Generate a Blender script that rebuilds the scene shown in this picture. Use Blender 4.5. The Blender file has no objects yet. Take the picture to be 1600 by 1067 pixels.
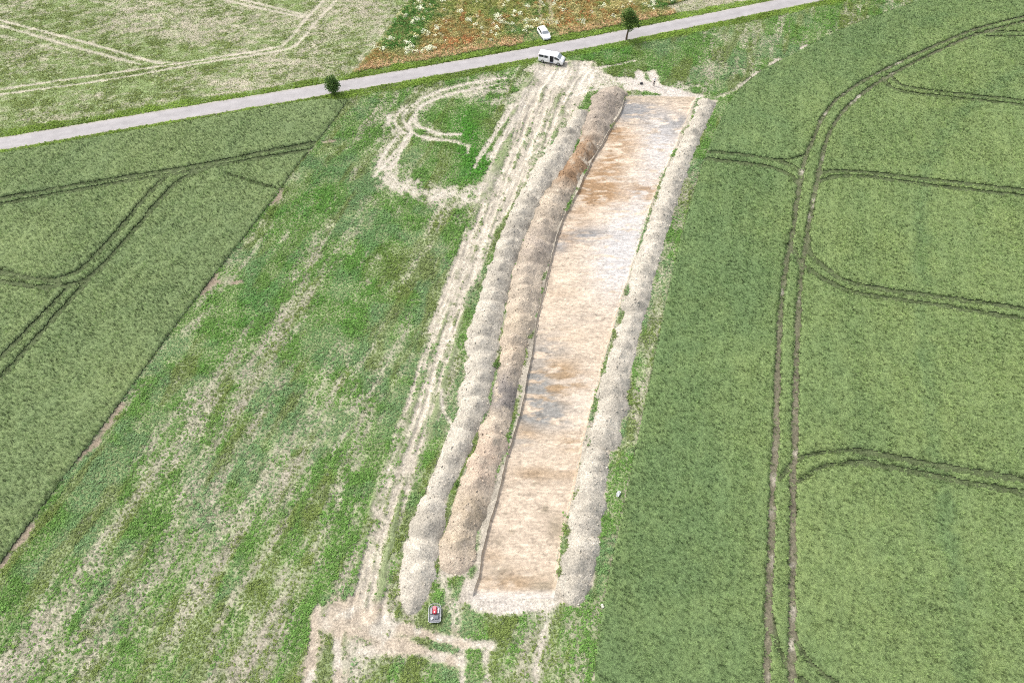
import bpy, bmesh, math, random
import numpy as np
from mathutils import Vector, Matrix

random.seed(7)
RNG = np.random.default_rng(11)
SC = bpy.context.scene
COL = SC.collection

# ------------------------------------------------------------------ camera
F_PX, CX, CY, HOR = 1066.7, 800.0, 533.5, -900.0
CAM_H = 74.0
PITCH = math.atan((CY - HOR) / F_PX)
cam_d = bpy.data.cameras.new('camera')
cam_d.sensor_width = 36.0
cam_d.lens = 24.0
cam_d.clip_start = 0.5
cam_d.clip_end = 8000.0
cam = bpy.data.objects.new('camera', cam_d)
COL.objects.link(cam)
cam.location = (0, 0, CAM_H)
cam.rotation_euler = (math.pi / 2 - PITCH, 0, 0)
SC.camera = cam

# ------------------------------------------------------------------ sky, sun, exposure
SUN_AZ = math.radians(-58.0)      # clockwise from +Y
SUN_EL = math.radians(52.0)
world = bpy.data.worlds.new('World')
SC.world = world
world.use_nodes = True
wn = world.node_tree.nodes
wl = world.node_tree.links
wn.clear()
sky = wn.new('ShaderNodeTexSky')
sky.sky_type = 'NISHITA'
sky.sun_disc = False
sky.sun_elevation = SUN_EL
sky.sun_rotation = SUN_AZ
sky.air_density = 1.0
sky.dust_density = 4.0
sky.ozone_density = 1.0
hs = wn.new('ShaderNodeHueSaturation')
hs.inputs['Saturation'].default_value = 0.45
bg = wn.new('ShaderNodeBackground')
bg.inputs['Strength'].default_value = 0.15
wo = wn.new('ShaderNodeOutputWorld')
wl.new(sky.outputs[0], hs.inputs['Color'])
wl.new(hs.outputs[0], bg.inputs['Color'])
wl.new(bg.outputs[0], wo.inputs['Surface'])
sun_d = bpy.data.lights.new('sun', 'SUN')
sun_d.energy = 1.1
sun_d.angle = math.radians(14.0)
sun_d.color = (1.0, 0.96, 0.9)
sun = bpy.data.objects.new('sun', sun_d)
COL.objects.link(sun)
sdir = Vector((math.sin(SUN_AZ) * math.cos(SUN_EL), math.cos(SUN_AZ) * math.cos(SUN_EL), math.sin(SUN_EL)))
sun.rotation_euler = (-sdir).to_track_quat('-Z', 'Y').to_euler()
sun.location = sdir * 200
vs = SC.view_settings
SC.display_settings.display_device = 'sRGB'
vs.view_transform = 'Standard'
vs.look = 'None'
vs.gamma = 1.0
vs.use_curve_mapping = False
vs.exposure = 1.06
SC.render.engine = 'CYCLES'
SC.cycles.max_bounces = 5
SC.cycles.diffuse_bounces = 3
SC.cycles.transmission_bounces = 3
SC.cycles.use_denoising = False
SC.cycles.filter_width = 1.0

# ------------------------------------------------------------------ helpers: projection
SP, CP = math.sin(PITCH), math.cos(PITCH)
def P(px, py, z=0.0):
    """ground point seen at photograph pixel (px, py), at height z"""
    u = (px - CX) / F_PX
    v = (py - CY) / F_PX
    d = (CAM_H - z) / (SP + v * CP)
    return (u * d, d * (CP - v * SP))
def PL(pts, z=0.0):
    return [P(x, y, z) for x, y in pts]

# ------------------------------------------------------------------ helpers: numpy noise and rasters
def vnoise(x, y, seed=0):
    x = np.asarray(x, float); y = np.asarray(y, float)
    xi = np.floor(x).astype(np.int64); yi = np.floor(y).astype(np.int64)
    fx = x - xi; fy = y - yi
    fx = fx * fx * (3 - 2 * fx); fy = fy * fy * (3 - 2 * fy)
    def h(a, b):
        n = (a * 374761393 + b * 668265263 + seed * 974634777) & 0xffffffff
        n = ((n ^ (n >> 13)) * 1274126177) & 0xffffffff
        n = (n ^ (n >> 16)) & 0xffff
        return n / 65535.0
    return (h(xi, yi) * (1 - fx) + h(xi + 1, yi) * fx) * (1 - fy) + (h(xi, yi + 1) * (1 - fx) + h(xi + 1, yi + 1) * fx) * fy
def fbm(x, y, s, seed=0, o=4, g=0.55):
    t = 0; a = 1; n = 0
    x = np.asarray(x, float) / s; y = np.asarray(y, float) / s
    for k in range(o):
        t = t + a * vnoise(x, y, seed + k * 17); n += a
        a *= g; x = x * 2.03 + 3.1; y = y * 2.03 + 7.7
    return t / n
def sstep(a, b, x):
    t = np.clip((x - a) / (b - a), 0, 1)
    return t * t * (3 - 2 * t)
X0, X1, Y0, Y1, DX = -128.0, 128.0, 4.0, 168.0, 0.2
NX, NY = int((X1 - X0) / DX), int((Y1 - Y0) / DX)
gx = X0 + (np.arange(NX) + 0.5) * DX
gy = Y0 + (np.arange(NY) + 0.5) * DX
GX, GY = np.meshgrid(gx, gy)
def sample(R, x, y):
    fx = np.clip((np.asarray(x) - X0) / DX - 0.5, 0, NX - 1.001); fy = np.clip((np.asarray(y) - Y0) / DX - 0.5, 0, NY - 1.001)
    i = fx.astype(int); j = fy.astype(int); fx = fx - i; fy = fy - j
    return (R[j, i] * (1 - fx) + R[j, i + 1] * fx) * (1 - fy) + (R[j + 1, i] * (1 - fx) + R[j + 1, i + 1] * fx) * fy
def inpoly(x, y, poly):
    r = np.zeros(np.shape(x), bool)
    n = len(poly)
    for i in range(n):
        (xa, ya), (xb, yb) = poly[i], poly[(i + 1) % n]
        if ya == yb: continue
        c = ((ya > y) != (yb > y)) & (x < (xb - xa) * (y - ya) / (yb - ya) + xa)
        r ^= c
    return r
def smooth_line(pts, step=0.7):
    """Catmull-Rom through the points"""
    p = [np.array(q, float) for q in pts]
    p = [2 * p[0] - p[1]] + p + [2 * p[-1] - p[-2]]
    out = []
    for i in range(1, len(p) - 2):
        L = np.linalg.norm(p[i + 1] - p[i]); n = max(2, int(L / step))
        for k in range(n):
            t = k / n
            out.append(0.5 * ((2 * p[i]) + (-p[i - 1] + p[i + 1]) * t + (2 * p[i - 1] - 5 * p[i] + 4 * p[i + 1] - p[i + 2]) * t * t + (-p[i - 1] + 3 * p[i] - 3 * p[i + 1] + p[i + 2]) * t ** 3))
    out.append(p[-2])
    return [tuple(q) for q in out]
def dist_raster(lines, maxd=4.0):
    D = np.full((NY, NX), 99.0)
    for ln in lines:
        for (xa, ya), (xb, yb) in zip(ln[:-1], ln[1:]):
            i0 = int((min(xa, xb) - maxd - X0) / DX); i1 = int((max(xa, xb) + maxd - X0) / DX) + 1
            j0 = int((min(ya, yb) - maxd - Y0) / DX); j1 = int((max(ya, yb) + maxd - Y0) / DX) + 1
            i0 = max(i0, 0); j0 = max(j0, 0); i1 = min(i1, NX); j1 = min(j1, NY)
            if i1 <= i0 or j1 <= j0: continue
            xx = GX[j0:j1, i0:i1]; yy = GY[j0:j1, i0:i1]
            dx, dy = xb - xa, yb - ya
            t = np.clip(((xx - xa) * dx + (yy - ya) * dy) / (dx * dx + dy * dy + 1e-9), 0, 1)
            d = np.hypot(xx - xa - t * dx, yy - ya - t * dy)
            D[j0:j1, i0:i1] = np.minimum(D[j0:j1, i0:i1], d)
    return D
def blobs(lst, x, y):
    """soft patches (px, py, rx metres, ry metres, amount); rx runs along the strip's cross direction"""
    t = np.zeros(np.shape(x))
    for px, py, ra, rc, v in lst:
        bx, by = P(px, py)
        a = ((x - bx) * FD[0] + (y - by) * FD[1]) / ra
        c = ((x - bx) * FD[1] - (y - by) * FD[0]) / rc
        t = t + v * np.exp(-(a * a + c * c))
    return t

# direction along which the strip, the trench and the wheat rows run
_a, _b = np.array(P(745, 900)), np.array(P(960, 190))
FD = (_b - _a) / np.linalg.norm(_b - _a)
_a, _b = np.array(P(5, 872)), np.array(P(435, 300))
FL = (_b - _a) / np.linalg.norm(_b - _a)
_a, _b = np.array(P(1199, 1067)), np.array(P(1228, 427))
FR = (_b - _a) / np.linalg.norm(_b - _a)

# ------------------------------------------------------------------ helpers: materials
def mat(name):
    m = bpy.data.materials.new(name); m.use_nodes = True
    n = m.node_tree.nodes; l = m.node_tree.links
    b = n['Principled BSDF']
    b.inputs['Specular IOR Level'].default_value = 0.2
    return m, n, l, b
def simple(name, col, rough=0.6, metal=0.0, spec=0.4, noise=0.08, nscale=6.0, coat=0.0):
    m, n, l, b = mat(name)
    b.inputs['Roughness'].default_value = rough
    b.inputs['Metallic'].default_value = metal
    b.inputs['Specular IOR Level'].default_value = spec
    b.inputs['Coat Weight'].default_value = coat
    tc = n.new('ShaderNodeTexCoord'); t = n.new('ShaderNodeTexNoise'); t.inputs['Scale'].default_value = nscale
    l.new(tc.outputs['Object'], t.inputs['Vector'])
    r = n.new('ShaderNodeValToRGB')
    r.color_ramp.elements[0].position = 0.3; r.color_ramp.elements[1].position = 0.7
    r.color_ramp.elements[0].color = tuple(c * (1 - noise) for c in col) + (1,)
    r.color_ramp.elements[1].color = tuple(min(1, c * (1 + noise)) for c in col) + (1,)
    l.new(t.outputs['Fac'], r.inputs['Fac']); l.new(r.outputs['Color'], b.inputs['Base Color'])
    return m
def attr_mat(name, rough=0.95, fine=((1.2, 0.35), (5.0, 0.35)), bump=0.5, bscale=3.0, stretch=None):
    """albedo from the mesh's 'col' attribute, broken up by fine world-space noise"""
    m, n, l, b = mat(name)
    b.inputs['Roughness'].default_value = rough
    b.inputs['Specular IOR Level'].default_value = 0.08
    a = n.new('ShaderNodeAttribute'); a.attribute_name = 'col'
    g = n.new('ShaderNodeNewGeometry')
    vec = g.outputs['Position']
    if stretch:
        mp = n.new('ShaderNodeMapping'); mp.inputs['Scale'].default_value = stretch
        l.new(vec, mp.inputs['Vector']); vec = mp.outputs[0]
    cur = a.outputs['Color']
    for sc_, amt in fine:
        t = n.new('ShaderNodeTexNoise'); t.inputs['Scale'].default_value = sc_; t.inputs['Detail'].default_value = 5; t.inputs['Roughness'].default_value = 0.65
        l.new(vec, t.inputs['Vector'])
        mr = n.new('ShaderNodeMapRange'); mr.inputs['From Min'].default_value = 0.3; mr.inputs['From Max'].default_value = 0.7
        mr.inputs['To Min'].default_value = 1 - amt; mr.inputs['To Max'].default_value = 1 + amt
        l.new(t.outputs['Fac'], mr.inputs['Value'])
        mx = n.new('ShaderNodeVectorMath'); mx.operation = 'SCALE'
        l.new(cur, mx.inputs[0]); l.new(mr.outputs[0], mx.inputs['Scale']); cur = mx.outputs[0]
    l.new(cur, b.inputs['Base Color'])
    t = n.new('ShaderNodeTexNoise'); t.inputs['Scale'].default_value = bscale; t.inputs['Detail'].default_value = 6; t.inputs['Roughness'].default_value = 0.7
    l.new(g.outputs['Position'], t.inputs['Vector'])
    bp = n.new('ShaderNodeBump'); bp.inputs['Strength'].default_value = bump; bp.inputs['Distance'].default_value = 0.15
    l.new(t.outputs['Fac'], bp.inputs['Height']); l.new(bp.outputs[0], b.inputs['Normal'])
    return m
def plant_mat(name, trans=0.3):
    """albedo of each plant from its own instance attribute"""
    m, n, l, b = mat(name)
    b.inputs['Roughness'].default_value = 0.7
    b.inputs['Specular IOR Level'].default_value = 0.15
    a = n.new('ShaderNodeAttribute'); a.attribute_type = 'INSTANCER'; a.attribute_name = 'col'
    l.new(a.outputs['Color'], b.inputs['Base Color'])
    tr = n.new('ShaderNodeBsdfTranslucent'); l.new(a.outputs['Color'], tr.inputs['Color'])
    mx = n.new('ShaderNodeMixShader'); mx.inputs[0].default_value = trans
    l.new(b.outputs[0], mx.inputs[1]); l.new(tr.outputs[0], mx.inputs[2])
    l.new(mx.outputs[0], n['Material Output'].inputs['Surface'])
    return m

# ------------------------------------------------------------------ helpers: objects
def link_mesh(name, me, parent=None, m=None):
    o = bpy.data.objects.new(name, me); COL.objects.link(o)
    if parent is not None: o.parent = parent
    if m is not None and not me.materials: me.materials.append(m)
    return o
def tag(o, label=None, cat=None, group=None, kind=None):
    if label: o['label'] = label
    if cat: o['category'] = cat
    if group: o['group'] = group
    if kind: o['kind'] = kind
    return o
def grid_mesh(name, V, quads, col=None, smooth=True):
    me = bpy.data.meshes.new(name)
    V = np.asarray(V, np.float32); quads = np.asarray(quads, np.int32)
    me.vertices.add(len(V)); me.vertices.foreach_set('co', V.ravel())
    me.loops.add(quads.size); me.loops.foreach_set('vertex_index', quads.ravel())
    me.polygons.add(len(quads))
    me.polygons.foreach_set('loop_start', np.arange(0, quads.size, 4, dtype=np.int32))
    me.polygons.foreach_set('loop_total', np.full(len(quads), 4, np.int32))
    me.update(calc_edges=True)
    if smooth: me.polygons.foreach_set('use_smooth', np.ones(len(quads), bool))
    if col is not None:
        a = me.attributes.new('col', 'FLOAT_COLOR', 'POINT')
        c = np.ones((len(V), 4), np.float32); c[:, :3] = col
        a.data.foreach_set('color', c.ravel())
    return me
def grid_quads(nr, nc, keep=None):
    i, j = np.meshgrid(np.arange(nr - 1), np.arange(nc - 1), indexing='ij')
    q = np.stack([i * nc + j, i * nc + j + 1, (i + 1) * nc + j + 1, (i + 1) * nc + j], -1).reshape(-1, 4)
    if keep is not None: q = q[keep.ravel()]
    return q
def bm_mesh(name, bm, m=None, smooth=False):
    me = bpy.data.meshes.new(name); bm.to_mesh(me); bm.free()
    if smooth:
        for p in me.polygons: p.use_smooth = True
    if m: me.materials.append(m)
    return me
def scatter_group(variants):
    """node group: one of the variant plants on every point, with the point's own turn, size and kind"""
    coll = bpy.data.collections.new('variants')
    for i, me in enumerate(variants):
        coll.objects.link(bpy.data.objects.new('%02d_' % i + me.name, me))
    ng = bpy.data.node_groups.new('scatter', 'GeometryNodeTree')
    ng.interface.new_socket('Geometry', in_out='INPUT', socket_type='NodeSocketGeometry')
    ng.interface.new_socket('Geometry', in_out='OUTPUT', socket_type='NodeSocketGeometry')
    N = ng.nodes; L = ng.links
    gi = N.new('NodeGroupInput'); go = N.new('NodeGroupOutput')
    ci = N.new('GeometryNodeCollectionInfo'); ci.inputs['Collection'].default_value = coll
    ci.inputs['Separate Children'].default_value = True; ci.inputs['Reset Children'].default_value = True
    ip = N.new('GeometryNodeInstanceOnPoints'); ip.inputs['Pick Instance'].default_value = True
    def na(nm, t):
        q = N.new('GeometryNodeInputNamedAttribute'); q.data_type = t; q.inputs['Name'].default_value = nm; return q.outputs['Attribute']
    e2r = N.new('FunctionNodeEulerToRotation')
    L.new(na('rot', 'FLOAT_VECTOR'), e2r.inputs[0])
    L.new(gi.outputs[0], ip.inputs['Points']); L.new(ci.outputs[0], ip.inputs['Instance'])
    L.new(na('kind', 'INT'), ip.inputs['Instance Index'])
    L.new(e2r.outputs[0], ip.inputs['Rotation'])
    L.new(na('scl', 'FLOAT_VECTOR'), ip.inputs['Scale'])
    L.new(ip.outputs[0], go.inputs[0])
    return ng
def scatter(name, pts, rot, scl, kind, col, ng, m, parent=None):
    me = bpy.data.meshes.new(name)
    n = len(pts)
    me.vertices.add(n); me.vertices.foreach_set('co', np.asarray(pts, np.float32).ravel())
    for nm, t, key, d in (('rot', 'FLOAT_VECTOR', 'vector', rot), ('scl', 'FLOAT_VECTOR', 'vector', scl), ('kind', 'INT', 'value', kind)):
        a = me.attributes.new(nm, t, 'POINT')
        a.data.foreach_set(key, np.asarray(d, np.int32 if t == 'INT' else np.float32).ravel())
    a = me.attributes.new('col', 'FLOAT_COLOR', 'POINT')
    c = np.ones((n, 4), np.float32); c[:, :3] = col
    a.data.foreach_set('color', c.ravel())
    me.materials.append(m)
    o = link_mesh(name, me, parent)
    md = o.modifiers.new('scatter', 'NODES'); md.node_group = ng
    return o

# ================================================================== LAYOUT (traced as points on the ground)
road_c = smooth_line(PL([(-420, 290), (-200, 257), (0, 225.5), (250, 183), (506, 140.5), (837, 82), (1040, 43), (1236, 3.5), (1400, -31), (1560, -66), (1700, -98)]), 1.0)
ROAD_W = 3.8
lw_poly = PL([(-420, 306), (-200, 272), (0, 241), (250, 198), (420, 168), (500, 156), (543, 158), (520, 190), (492, 226), (460, 264), (435, 300), (400, 346), (330, 436), (280, 501), (240, 556), (190, 626), (130, 706), (70, 786), (5, 873), (-60, 960), (-180, 1100), (-700, 1100)])
rw_edge = PL([(920, 1120), (928, 1067), (940, 960), (962, 850), (985, 740), (1010, 620), (1035, 500), (1066, 365), (1106, 234), (1138, 166), (1155, 141), (1190, 112), (1250, 80), (1313, 48), (1376, 24), (1435, 3), (1560, -42), (1700, -85)])
rw_poly = smooth_line(rw_edge, 1.5) + [(300, 180), (300, -30)]
ul_edge = PL([(700, -90), (641, 0), (597, 62), (579, 84), (560, 106)])          # right edge of the pale field beyond the road

lt = [  # tramlines in the wheat left of the strip
    [(-80, 322), (0, 309), (135, 285), (304, 258), (405, 238), (493, 222)],
    [(-80, 333), (0, 318), (169, 287), (280, 269), (337, 258), (422, 243), (486, 233)],
    [(184, 360), (236, 297), (270, 268), (304, 258)], [(208, 360), (256, 304), (287, 277), (337, 257)],
    [(184, 360), (135, 411), (111, 427), (67, 436), (0, 424), (-60, 412)],
    [(208, 360), (145, 427), (101, 444), (51, 446), (0, 438), (-60, 428)],
    [(107, 447), (0, 559), (-60, 622)], [(145, 427), (0, 590), (-60, 658)],
    [(0, 440), (40, 444), (76, 452)], [(60, 434), (92, 440)]]
rt_main = [  # the two wheel lines along the strip
    [(1600, 26), (1530, 44), (1460, 72), (1390, 105), (1344, 130), (1306, 157), (1285, 185), (1271, 217), (1259, 245), (1251, 280), (1239, 360), (1226, 427), (1217, 529), (1212, 697), (1208, 741), (1205, 842), (1200, 977), (1198, 1067), (1197, 1120)],
    [(1600, 34), (1530, 53), (1470, 78), (1407, 109), (1355, 141), (1323, 169), (1302, 197), (1288, 231), (1280, 266), (1272, 305), (1262, 360), (1252, 427), (1246, 529), (1242, 697), (1240, 741), (1238, 842), (1238, 977), (1237, 1067), (1236, 1120)]]
rt = [
    [(1523, 52), (1560, 49), (1600, 49), (1680, 51)], [(1540, 56), (1600, 56), (1680, 59)],
    [(1390, 114), (1404, 129), (1425, 136), (1477, 143), (1600, 156), (1700, 167)], [(1380, 121), (1393, 135), (1425, 144), (1495, 152), (1600, 163), (1700, 175)],
    [(1106, 236), (1162, 241), (1215, 250), (1246, 262), (1254, 279)], [(1103, 247), (1162, 254), (1208, 261), (1239, 275), (1250, 289)],
    [(1278, 271), (1302, 266), (1344, 267), (1425, 276), (1600, 296), (1700, 308)], [(1281, 282), (1306, 275), (1355, 275), (1460, 289), (1600, 305), (1700, 317)],
    [(1264, 367), (1264, 390), (1279, 407), (1313, 433), (1364, 448), (1431, 458), (1600, 481), (1700, 496)],
    [(1241, 387), (1249, 407), (1276, 427), (1316, 449), (1357, 460), (1431, 470), (1600, 497), (1700, 514)],
    [(1330, 702), (1364, 707), (1465, 726), (1600, 749), (1700, 768)], [(1330, 722), (1370, 724), (1465, 744), (1600, 769), (1700, 789)]]
rt_thin = [  # narrower, half closed wheelings
    [(1219, 747), (1242, 720), (1279, 707), (1330, 702)], [(1249, 751), (1279, 731), (1303, 724), (1330, 722)],
    [(1205, 957), (1215, 1004), (1232, 1041), (1262, 1067), (1290, 1090)], [(1242, 987), (1256, 1021), (1279, 1045), (1310, 1067), (1350, 1090)],
    [(1208, 249), (1243, 246), (1259, 240)]]
rt_row = [[(1187, 330), (1165, 520), (1144, 697), (1131, 940)], [(1431, 933), (1520, 950), (1600, 968)], [(1197, 205), (1188, 240)], [(1290, 1046), (1340, 1056)]]
lt_faint = [[(354, 270), (395, 283), (435, 294)]]

# trench edges
tl = PL([(979, 149), (975, 157), (968, 178), (952, 203), (943, 220), (928, 244), (914, 272), (902, 301), (886, 328), (877, 347), (868, 372), (862, 396), (857, 417), (844, 471), (834, 529), (827, 576), (817, 623), (807, 664), (793, 712), (774, 785), (757, 849), (747, 896), (738, 931)])
tr = PL([(1087, 153), (1085, 158), (1077, 178), (1064, 207), (1057, 228), (1048, 245), (1037, 271), (1025, 301), (1016, 325), (1009, 350), (1001, 372), (985, 421), (965, 488), (948, 546), (935, 603), (921, 647), (908, 707), (892, 785), (878, 842), (872, 896), (864, 938)])
tl = np.array(tl)[::-1]; tr = np.array(tr)[::-1]
TY0 = 0.5 * (tl[0, 1] + tr[0, 1]); TY1 = 0.5 * (tl[-1, 1] + tr[-1, 1])
def edge_x(e, y, seed):
    y = np.asarray(y, float)
    s0 = (e[3, 0] - e[0, 0]) / (e[3, 1] - e[0, 1]); s1 = (e[-1, 0] - e[-4, 0]) / (e[-1, 1] - e[-4, 1])
    x = np.interp(y, e[:, 1], e[:, 0])
    x = np.where(y < e[0, 1], e[0, 0] + s0 * (y - e[0, 1]), x)
    x = np.where(y > e[-1, 1], e[-1, 0] + s1 * (y - e[-1, 1]), x)
    return x + (fbm(y, y * 0 + 3, 2.2, seed, 3) - 0.5) * 0.45
def TL(y): return edge_x(tl, y, 5)
def TR(y): return edge_x(tr, y, 9)

# heaps: left and right outline, far to near
heaps = {
    'outer': ([(893, 186), (868, 222), (837, 263), (804, 321), (787, 358), (773, 400), (759, 431), (749, 471), (736, 508), (732, 549), (726, 596), (720, 636), (702, 682), (685, 720), (670, 752), (660, 783)],
              [(928, 163), (910, 207), (887, 253), (861, 292), (836, 335), (820, 365), (801, 421), (791, 471), (781, 522), (775, 562), (769, 596), (756, 647), (742, 684), (727, 720), (714, 745), (696, 783)]),
    'outer_near': ([(662, 776), (642, 815), (638, 849), (625, 896), (625, 936), (632, 958)],
                   [(700, 778), (689, 832), (679, 882), (669, 935), (650, 958)]),
    'inner': ([(938, 133), (922, 172), (911, 207), (888, 250), (860, 294), (836, 336), (821, 366), (803, 421), (793, 471), (785, 522), (781, 570), (774, 596), (763, 640), (746, 690), (733, 716), (720, 750), (706, 793), (693, 836), (686, 868), (685, 900)],
              [(979, 143), (960, 190), (924, 246), (892, 311), (867, 363), (862, 380), (846, 448), (833, 505), (819, 562), (809, 613), (798, 664), (784, 712), (772, 750), (756, 808), (742, 850), (738, 900)]),
    'right': ([(1093, 156), (1087, 178), (1076, 197), (1066, 216), (1051, 250), (1036, 279), (1024, 319), (1011, 355), (999, 392), (989, 420), (975, 485), (962, 529), (946, 579), (929, 647), (920, 706)],
              [(1121, 156), (1112, 180), (1103, 195), (1090, 226), (1079, 250), (1059, 307), (1049, 341), (1039, 370), (1026, 417), (1012, 478), (997, 529), (985, 593), (975, 640), (962, 704)]),
    'right_near': ([(916, 698), (903, 747), (892, 798), (882, 859), (875, 909), (873, 940)],
                   [(954, 698), (947, 768), (937, 822), (932, 869), (929, 909), (905, 950)]),
}

# ------------------------------------------------------------------ land-use rasters
D_road = dist_raster([road_c], 14.0)
M_lw = inpoly(GX, GY, lw_poly)
M_rw = inpoly(GX, GY, rw_poly)
road_poly = road_c + [(400, 400), (-400, 400)]
M_far = inpoly(GX, GY, road_poly)                     # beyond the road
ulp = ul_edge[:-1] + [ul_edge[-1]]
M_ul = M_far & inpoly(GX, GY, [(-400, 60)] + [(-400, 300), (ul_edge[0][0], 300)] + ulp + [(ul_edge[-1][0] - 3, ul_edge[-1][1] - 6), (-200, 0)])
M_ur = M_far & inpoly(GX, GY, PL([(1060, 22), (1040, 10), (1085, -2), (1100, -60), (1700, -200), (1700, 100)]))
M_mead = M_far & ~M_ul & ~M_ur
wob = (fbm(GX, GY, 1.2, 61, 3) - 0.5)
def line_mask(lines, w, soft=0.25, z=0.0, wobble=0.25, step=0.8):
    D = dist_raster([smooth_line(PL(q, z), step) for q in lines], w + soft + 1.5)
    return 1 - sstep(w - soft, w + soft, D + wob * wobble)

# ------------------------------------------------------------------ ground cover of the strip and the far fields
ca = GX * FD[0] + GY * FD[1]          # metres along the strip
cc = GX * FD[1] - GY * FD[0]          # metres across it
la = GX * FL[0] + GY * FL[1]
lc = GX * FL[1] - GY * FL[0]
streak = fbm(lc / 1.0, la / 9.0, 1.7, 21, 4)           # long pale streaks along the strip
streak2 = fbm(lc / 1.0, la / 4.0, 0.55, 22, 3)
patch = fbm(GX, GY, 14.0, 23, 3)
mottle = fbm(GX, GY, 1.1, 24, 3)
cover = 0.86 + 1.5 * (streak - 0.5) + 1.15 * (streak2 - 0.5) + 0.6 * (patch - 0.5) + 0.5 * (mottle - 0.5)
cover += blobs([
    (560, 440, 22, 7, 0.30), (470, 330, 14, 6, 0.35), (400, 470, 18, 3.2, 0.35), (640, 420, 14, 4, 0.3), (500, 250, 12, 7, 0.35),
    (160, 760, 12, 3, 0.4), (60, 870, 9, 3, 0.35), (260, 560, 14, 2.5, 0.3), (300, 460, 10, 2.5, 0.25), (320, 960, 10, 3, 0.2),
    (60, 1000, 8, 7, -0.45), (160, 900, 8, 4, -0.3), (230, 690, 6, 2.6, -0.4), (400, 600, 14, 4, -0.3), (440, 760, 14, 3.5, -0.25), (560, 640, 14, 2.2, -0.35),
    (520, 560, 8, 2.2, -0.3), (470, 450, 10, 3.5, -0.25), (480, 380, 6, 3, -0.2), (350, 820, 12, 4, -0.2), (410, 1020, 8, 2.2, -0.35), (500, 800, 10, 2.5, 0.2), (300, 1040, 7, 2.4, 0.1),
    (1060, 75, 6, 10, 0.3), (960, 88, 5, 8, 0.35), (1120, 110, 3, 5, -0.35), (1180, 100, 3, 6, -0.35), (1040, 120, 3, 4, 0.2), (1180, 60, 5, 8, -0.2), (1260, 40, 4, 8, 0.1),
    (800, 1000, 8, 9, 0.12), (900, 1010, 8, 5, 0.1), (740, 225, 6, 4, 0.75), (745, 265, 6, 4.2, 0.95), (690, 245, 5, 5, 0.3), (715, 185, 5, 3.5, 0.7), (720, 205, 3, 3, 0.4), (790, 160, 6, 3, 0.3)], GX, GY)
cover = np.where(cover < 0.45, 0.45 - (0.45 - cover) * 0.55, cover)
# verge of bright grass on both sides of the road
verge = 1 - sstep(ROAD_W / 2 + 1.5, ROAD_W / 2 + 2.6, D_road + 1.6 * (fbm(GX, GY, 3.0, 31, 3) - 0.5))
# haul road beside the heap: ruts that run along it
hb_l = np.array(PL([(835, 108), (815, 140), (795, 185), (768, 250), (742, 320), (722, 375), (694, 450), (664, 530), (641, 610), (607, 700), (578, 790), (558, 870), (540, 945), (536, 975)]))[::-1]
hb_r = np.array(PL([(930, 118), (920, 140), (885, 196), (835, 263), (800, 321), (772, 362), (752, 420), (728, 480), (710, 545), (694, 610), (676, 672), (654, 735), (630, 800), (608, 870), (604, 930), (600, 975)]))[::-1]
def haul(x, y):
    """how far inside the haul road, its rut pattern (0 deep .. 1 ridge) and its clods"""
    bl = np.interp(y, hb_l[:, 1], hb_l[:, 0]); br = np.interp(y, hb_r[:, 1], hb_r[:, 0])
    t = (x - bl) / (br - bl) + 0.09 * (fbm(x, y, 6.0, 41, 3) - 0.5)
    in_h = (y > hb_l[0, 1]) & (y < hb_l[-1, 1] + 3)
    bd = np.where(in_h, sstep(-0.10, 0.06, t) * (1 - sstep(0.94, 1.10, t)), 0)
    w = (br - bl)
    r1 = fbm(t * w * 0.9, y / 30.0, 0.75, 42, 2); r2 = fbm(t * w * 0.9, y / 14.0, 0.32, 44, 2)
    return bd, 0.6 * r1 + 0.4 * r2, fbm(x, y, 0.8, 43, 3)
band, ruts, clods = haul(GX, GY)
rut_cover = np.clip(0.20 + 3.6 * (ruts - 0.52) + 1.2 * (clods - 0.5) + 0.7 * (fbm(GX, GY, 9, 45, 2) - 0.5) + 0.18 * (1 - sstep(60, 85, GY)), 0.0, 0.85)
TRK = np.zeros((NY, NX))
def add_track(lines, w, amount=1.0, soft=0.2, wobble=0.5):
    global TRK
    TRK = np.maximum(TRK, amount * line_mask(lines, w, soft, 0, wobble))
# loop where vehicles turned
add_track([[(790, 122), (725, 132), (675, 147), (647, 163), (632, 176), (630, 188), (640, 203)], [(780, 131), (704, 147), (659, 165), (649, 180), (651, 194), (663, 200), (688, 209), (721, 210)],
           [(642, 207), (612, 244), (584, 277)], [(622, 211), (600, 240), (588, 262)], [(609, 180), (607, 192), (616, 207)], [(655, 170), (640, 190), (642, 205)],
           [(636, 166), (620, 180), (620, 200), (632, 208)]], 0.42, 0.95, 0.25, 0.6)
add_track([[(642, 209), (675, 217), (708, 221), (731, 229), (730, 240)], [(640, 212), (620, 245), (605, 272)], [(760, 250), (790, 210), (812, 172), (822, 140)], [(740, 262), (775, 205), (800, 165)]], 0.55, 0.85, 0.3, 0.8)
add_track([[(606, 260), (618, 285), (650, 298), (684, 306), (725, 304), (760, 288)]], 1.7, 0.75, 1.4, 4.5)
add_track([[(640, 175), (660, 200), (700, 214), (725, 218)], [(632, 190), (612, 228), (598, 258)], [(700, 150), (660, 168), (640, 186)]], 1.3, 0.5, 1.1, 4.0)
add_track([[(770, 160), (810, 150), (840, 140)], [(690, 152), (740, 145), (790, 140)]], 1.1, 0.55, 0.7, 2.0)
add_track([[(800, 122), (725, 135), (675, 150), (640, 172), (622, 205), (606, 245), (606, 268), (630, 292), (680, 306), (730, 303), (765, 282)]], 2.2, 0.5, 1.9, 5.0)
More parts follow.
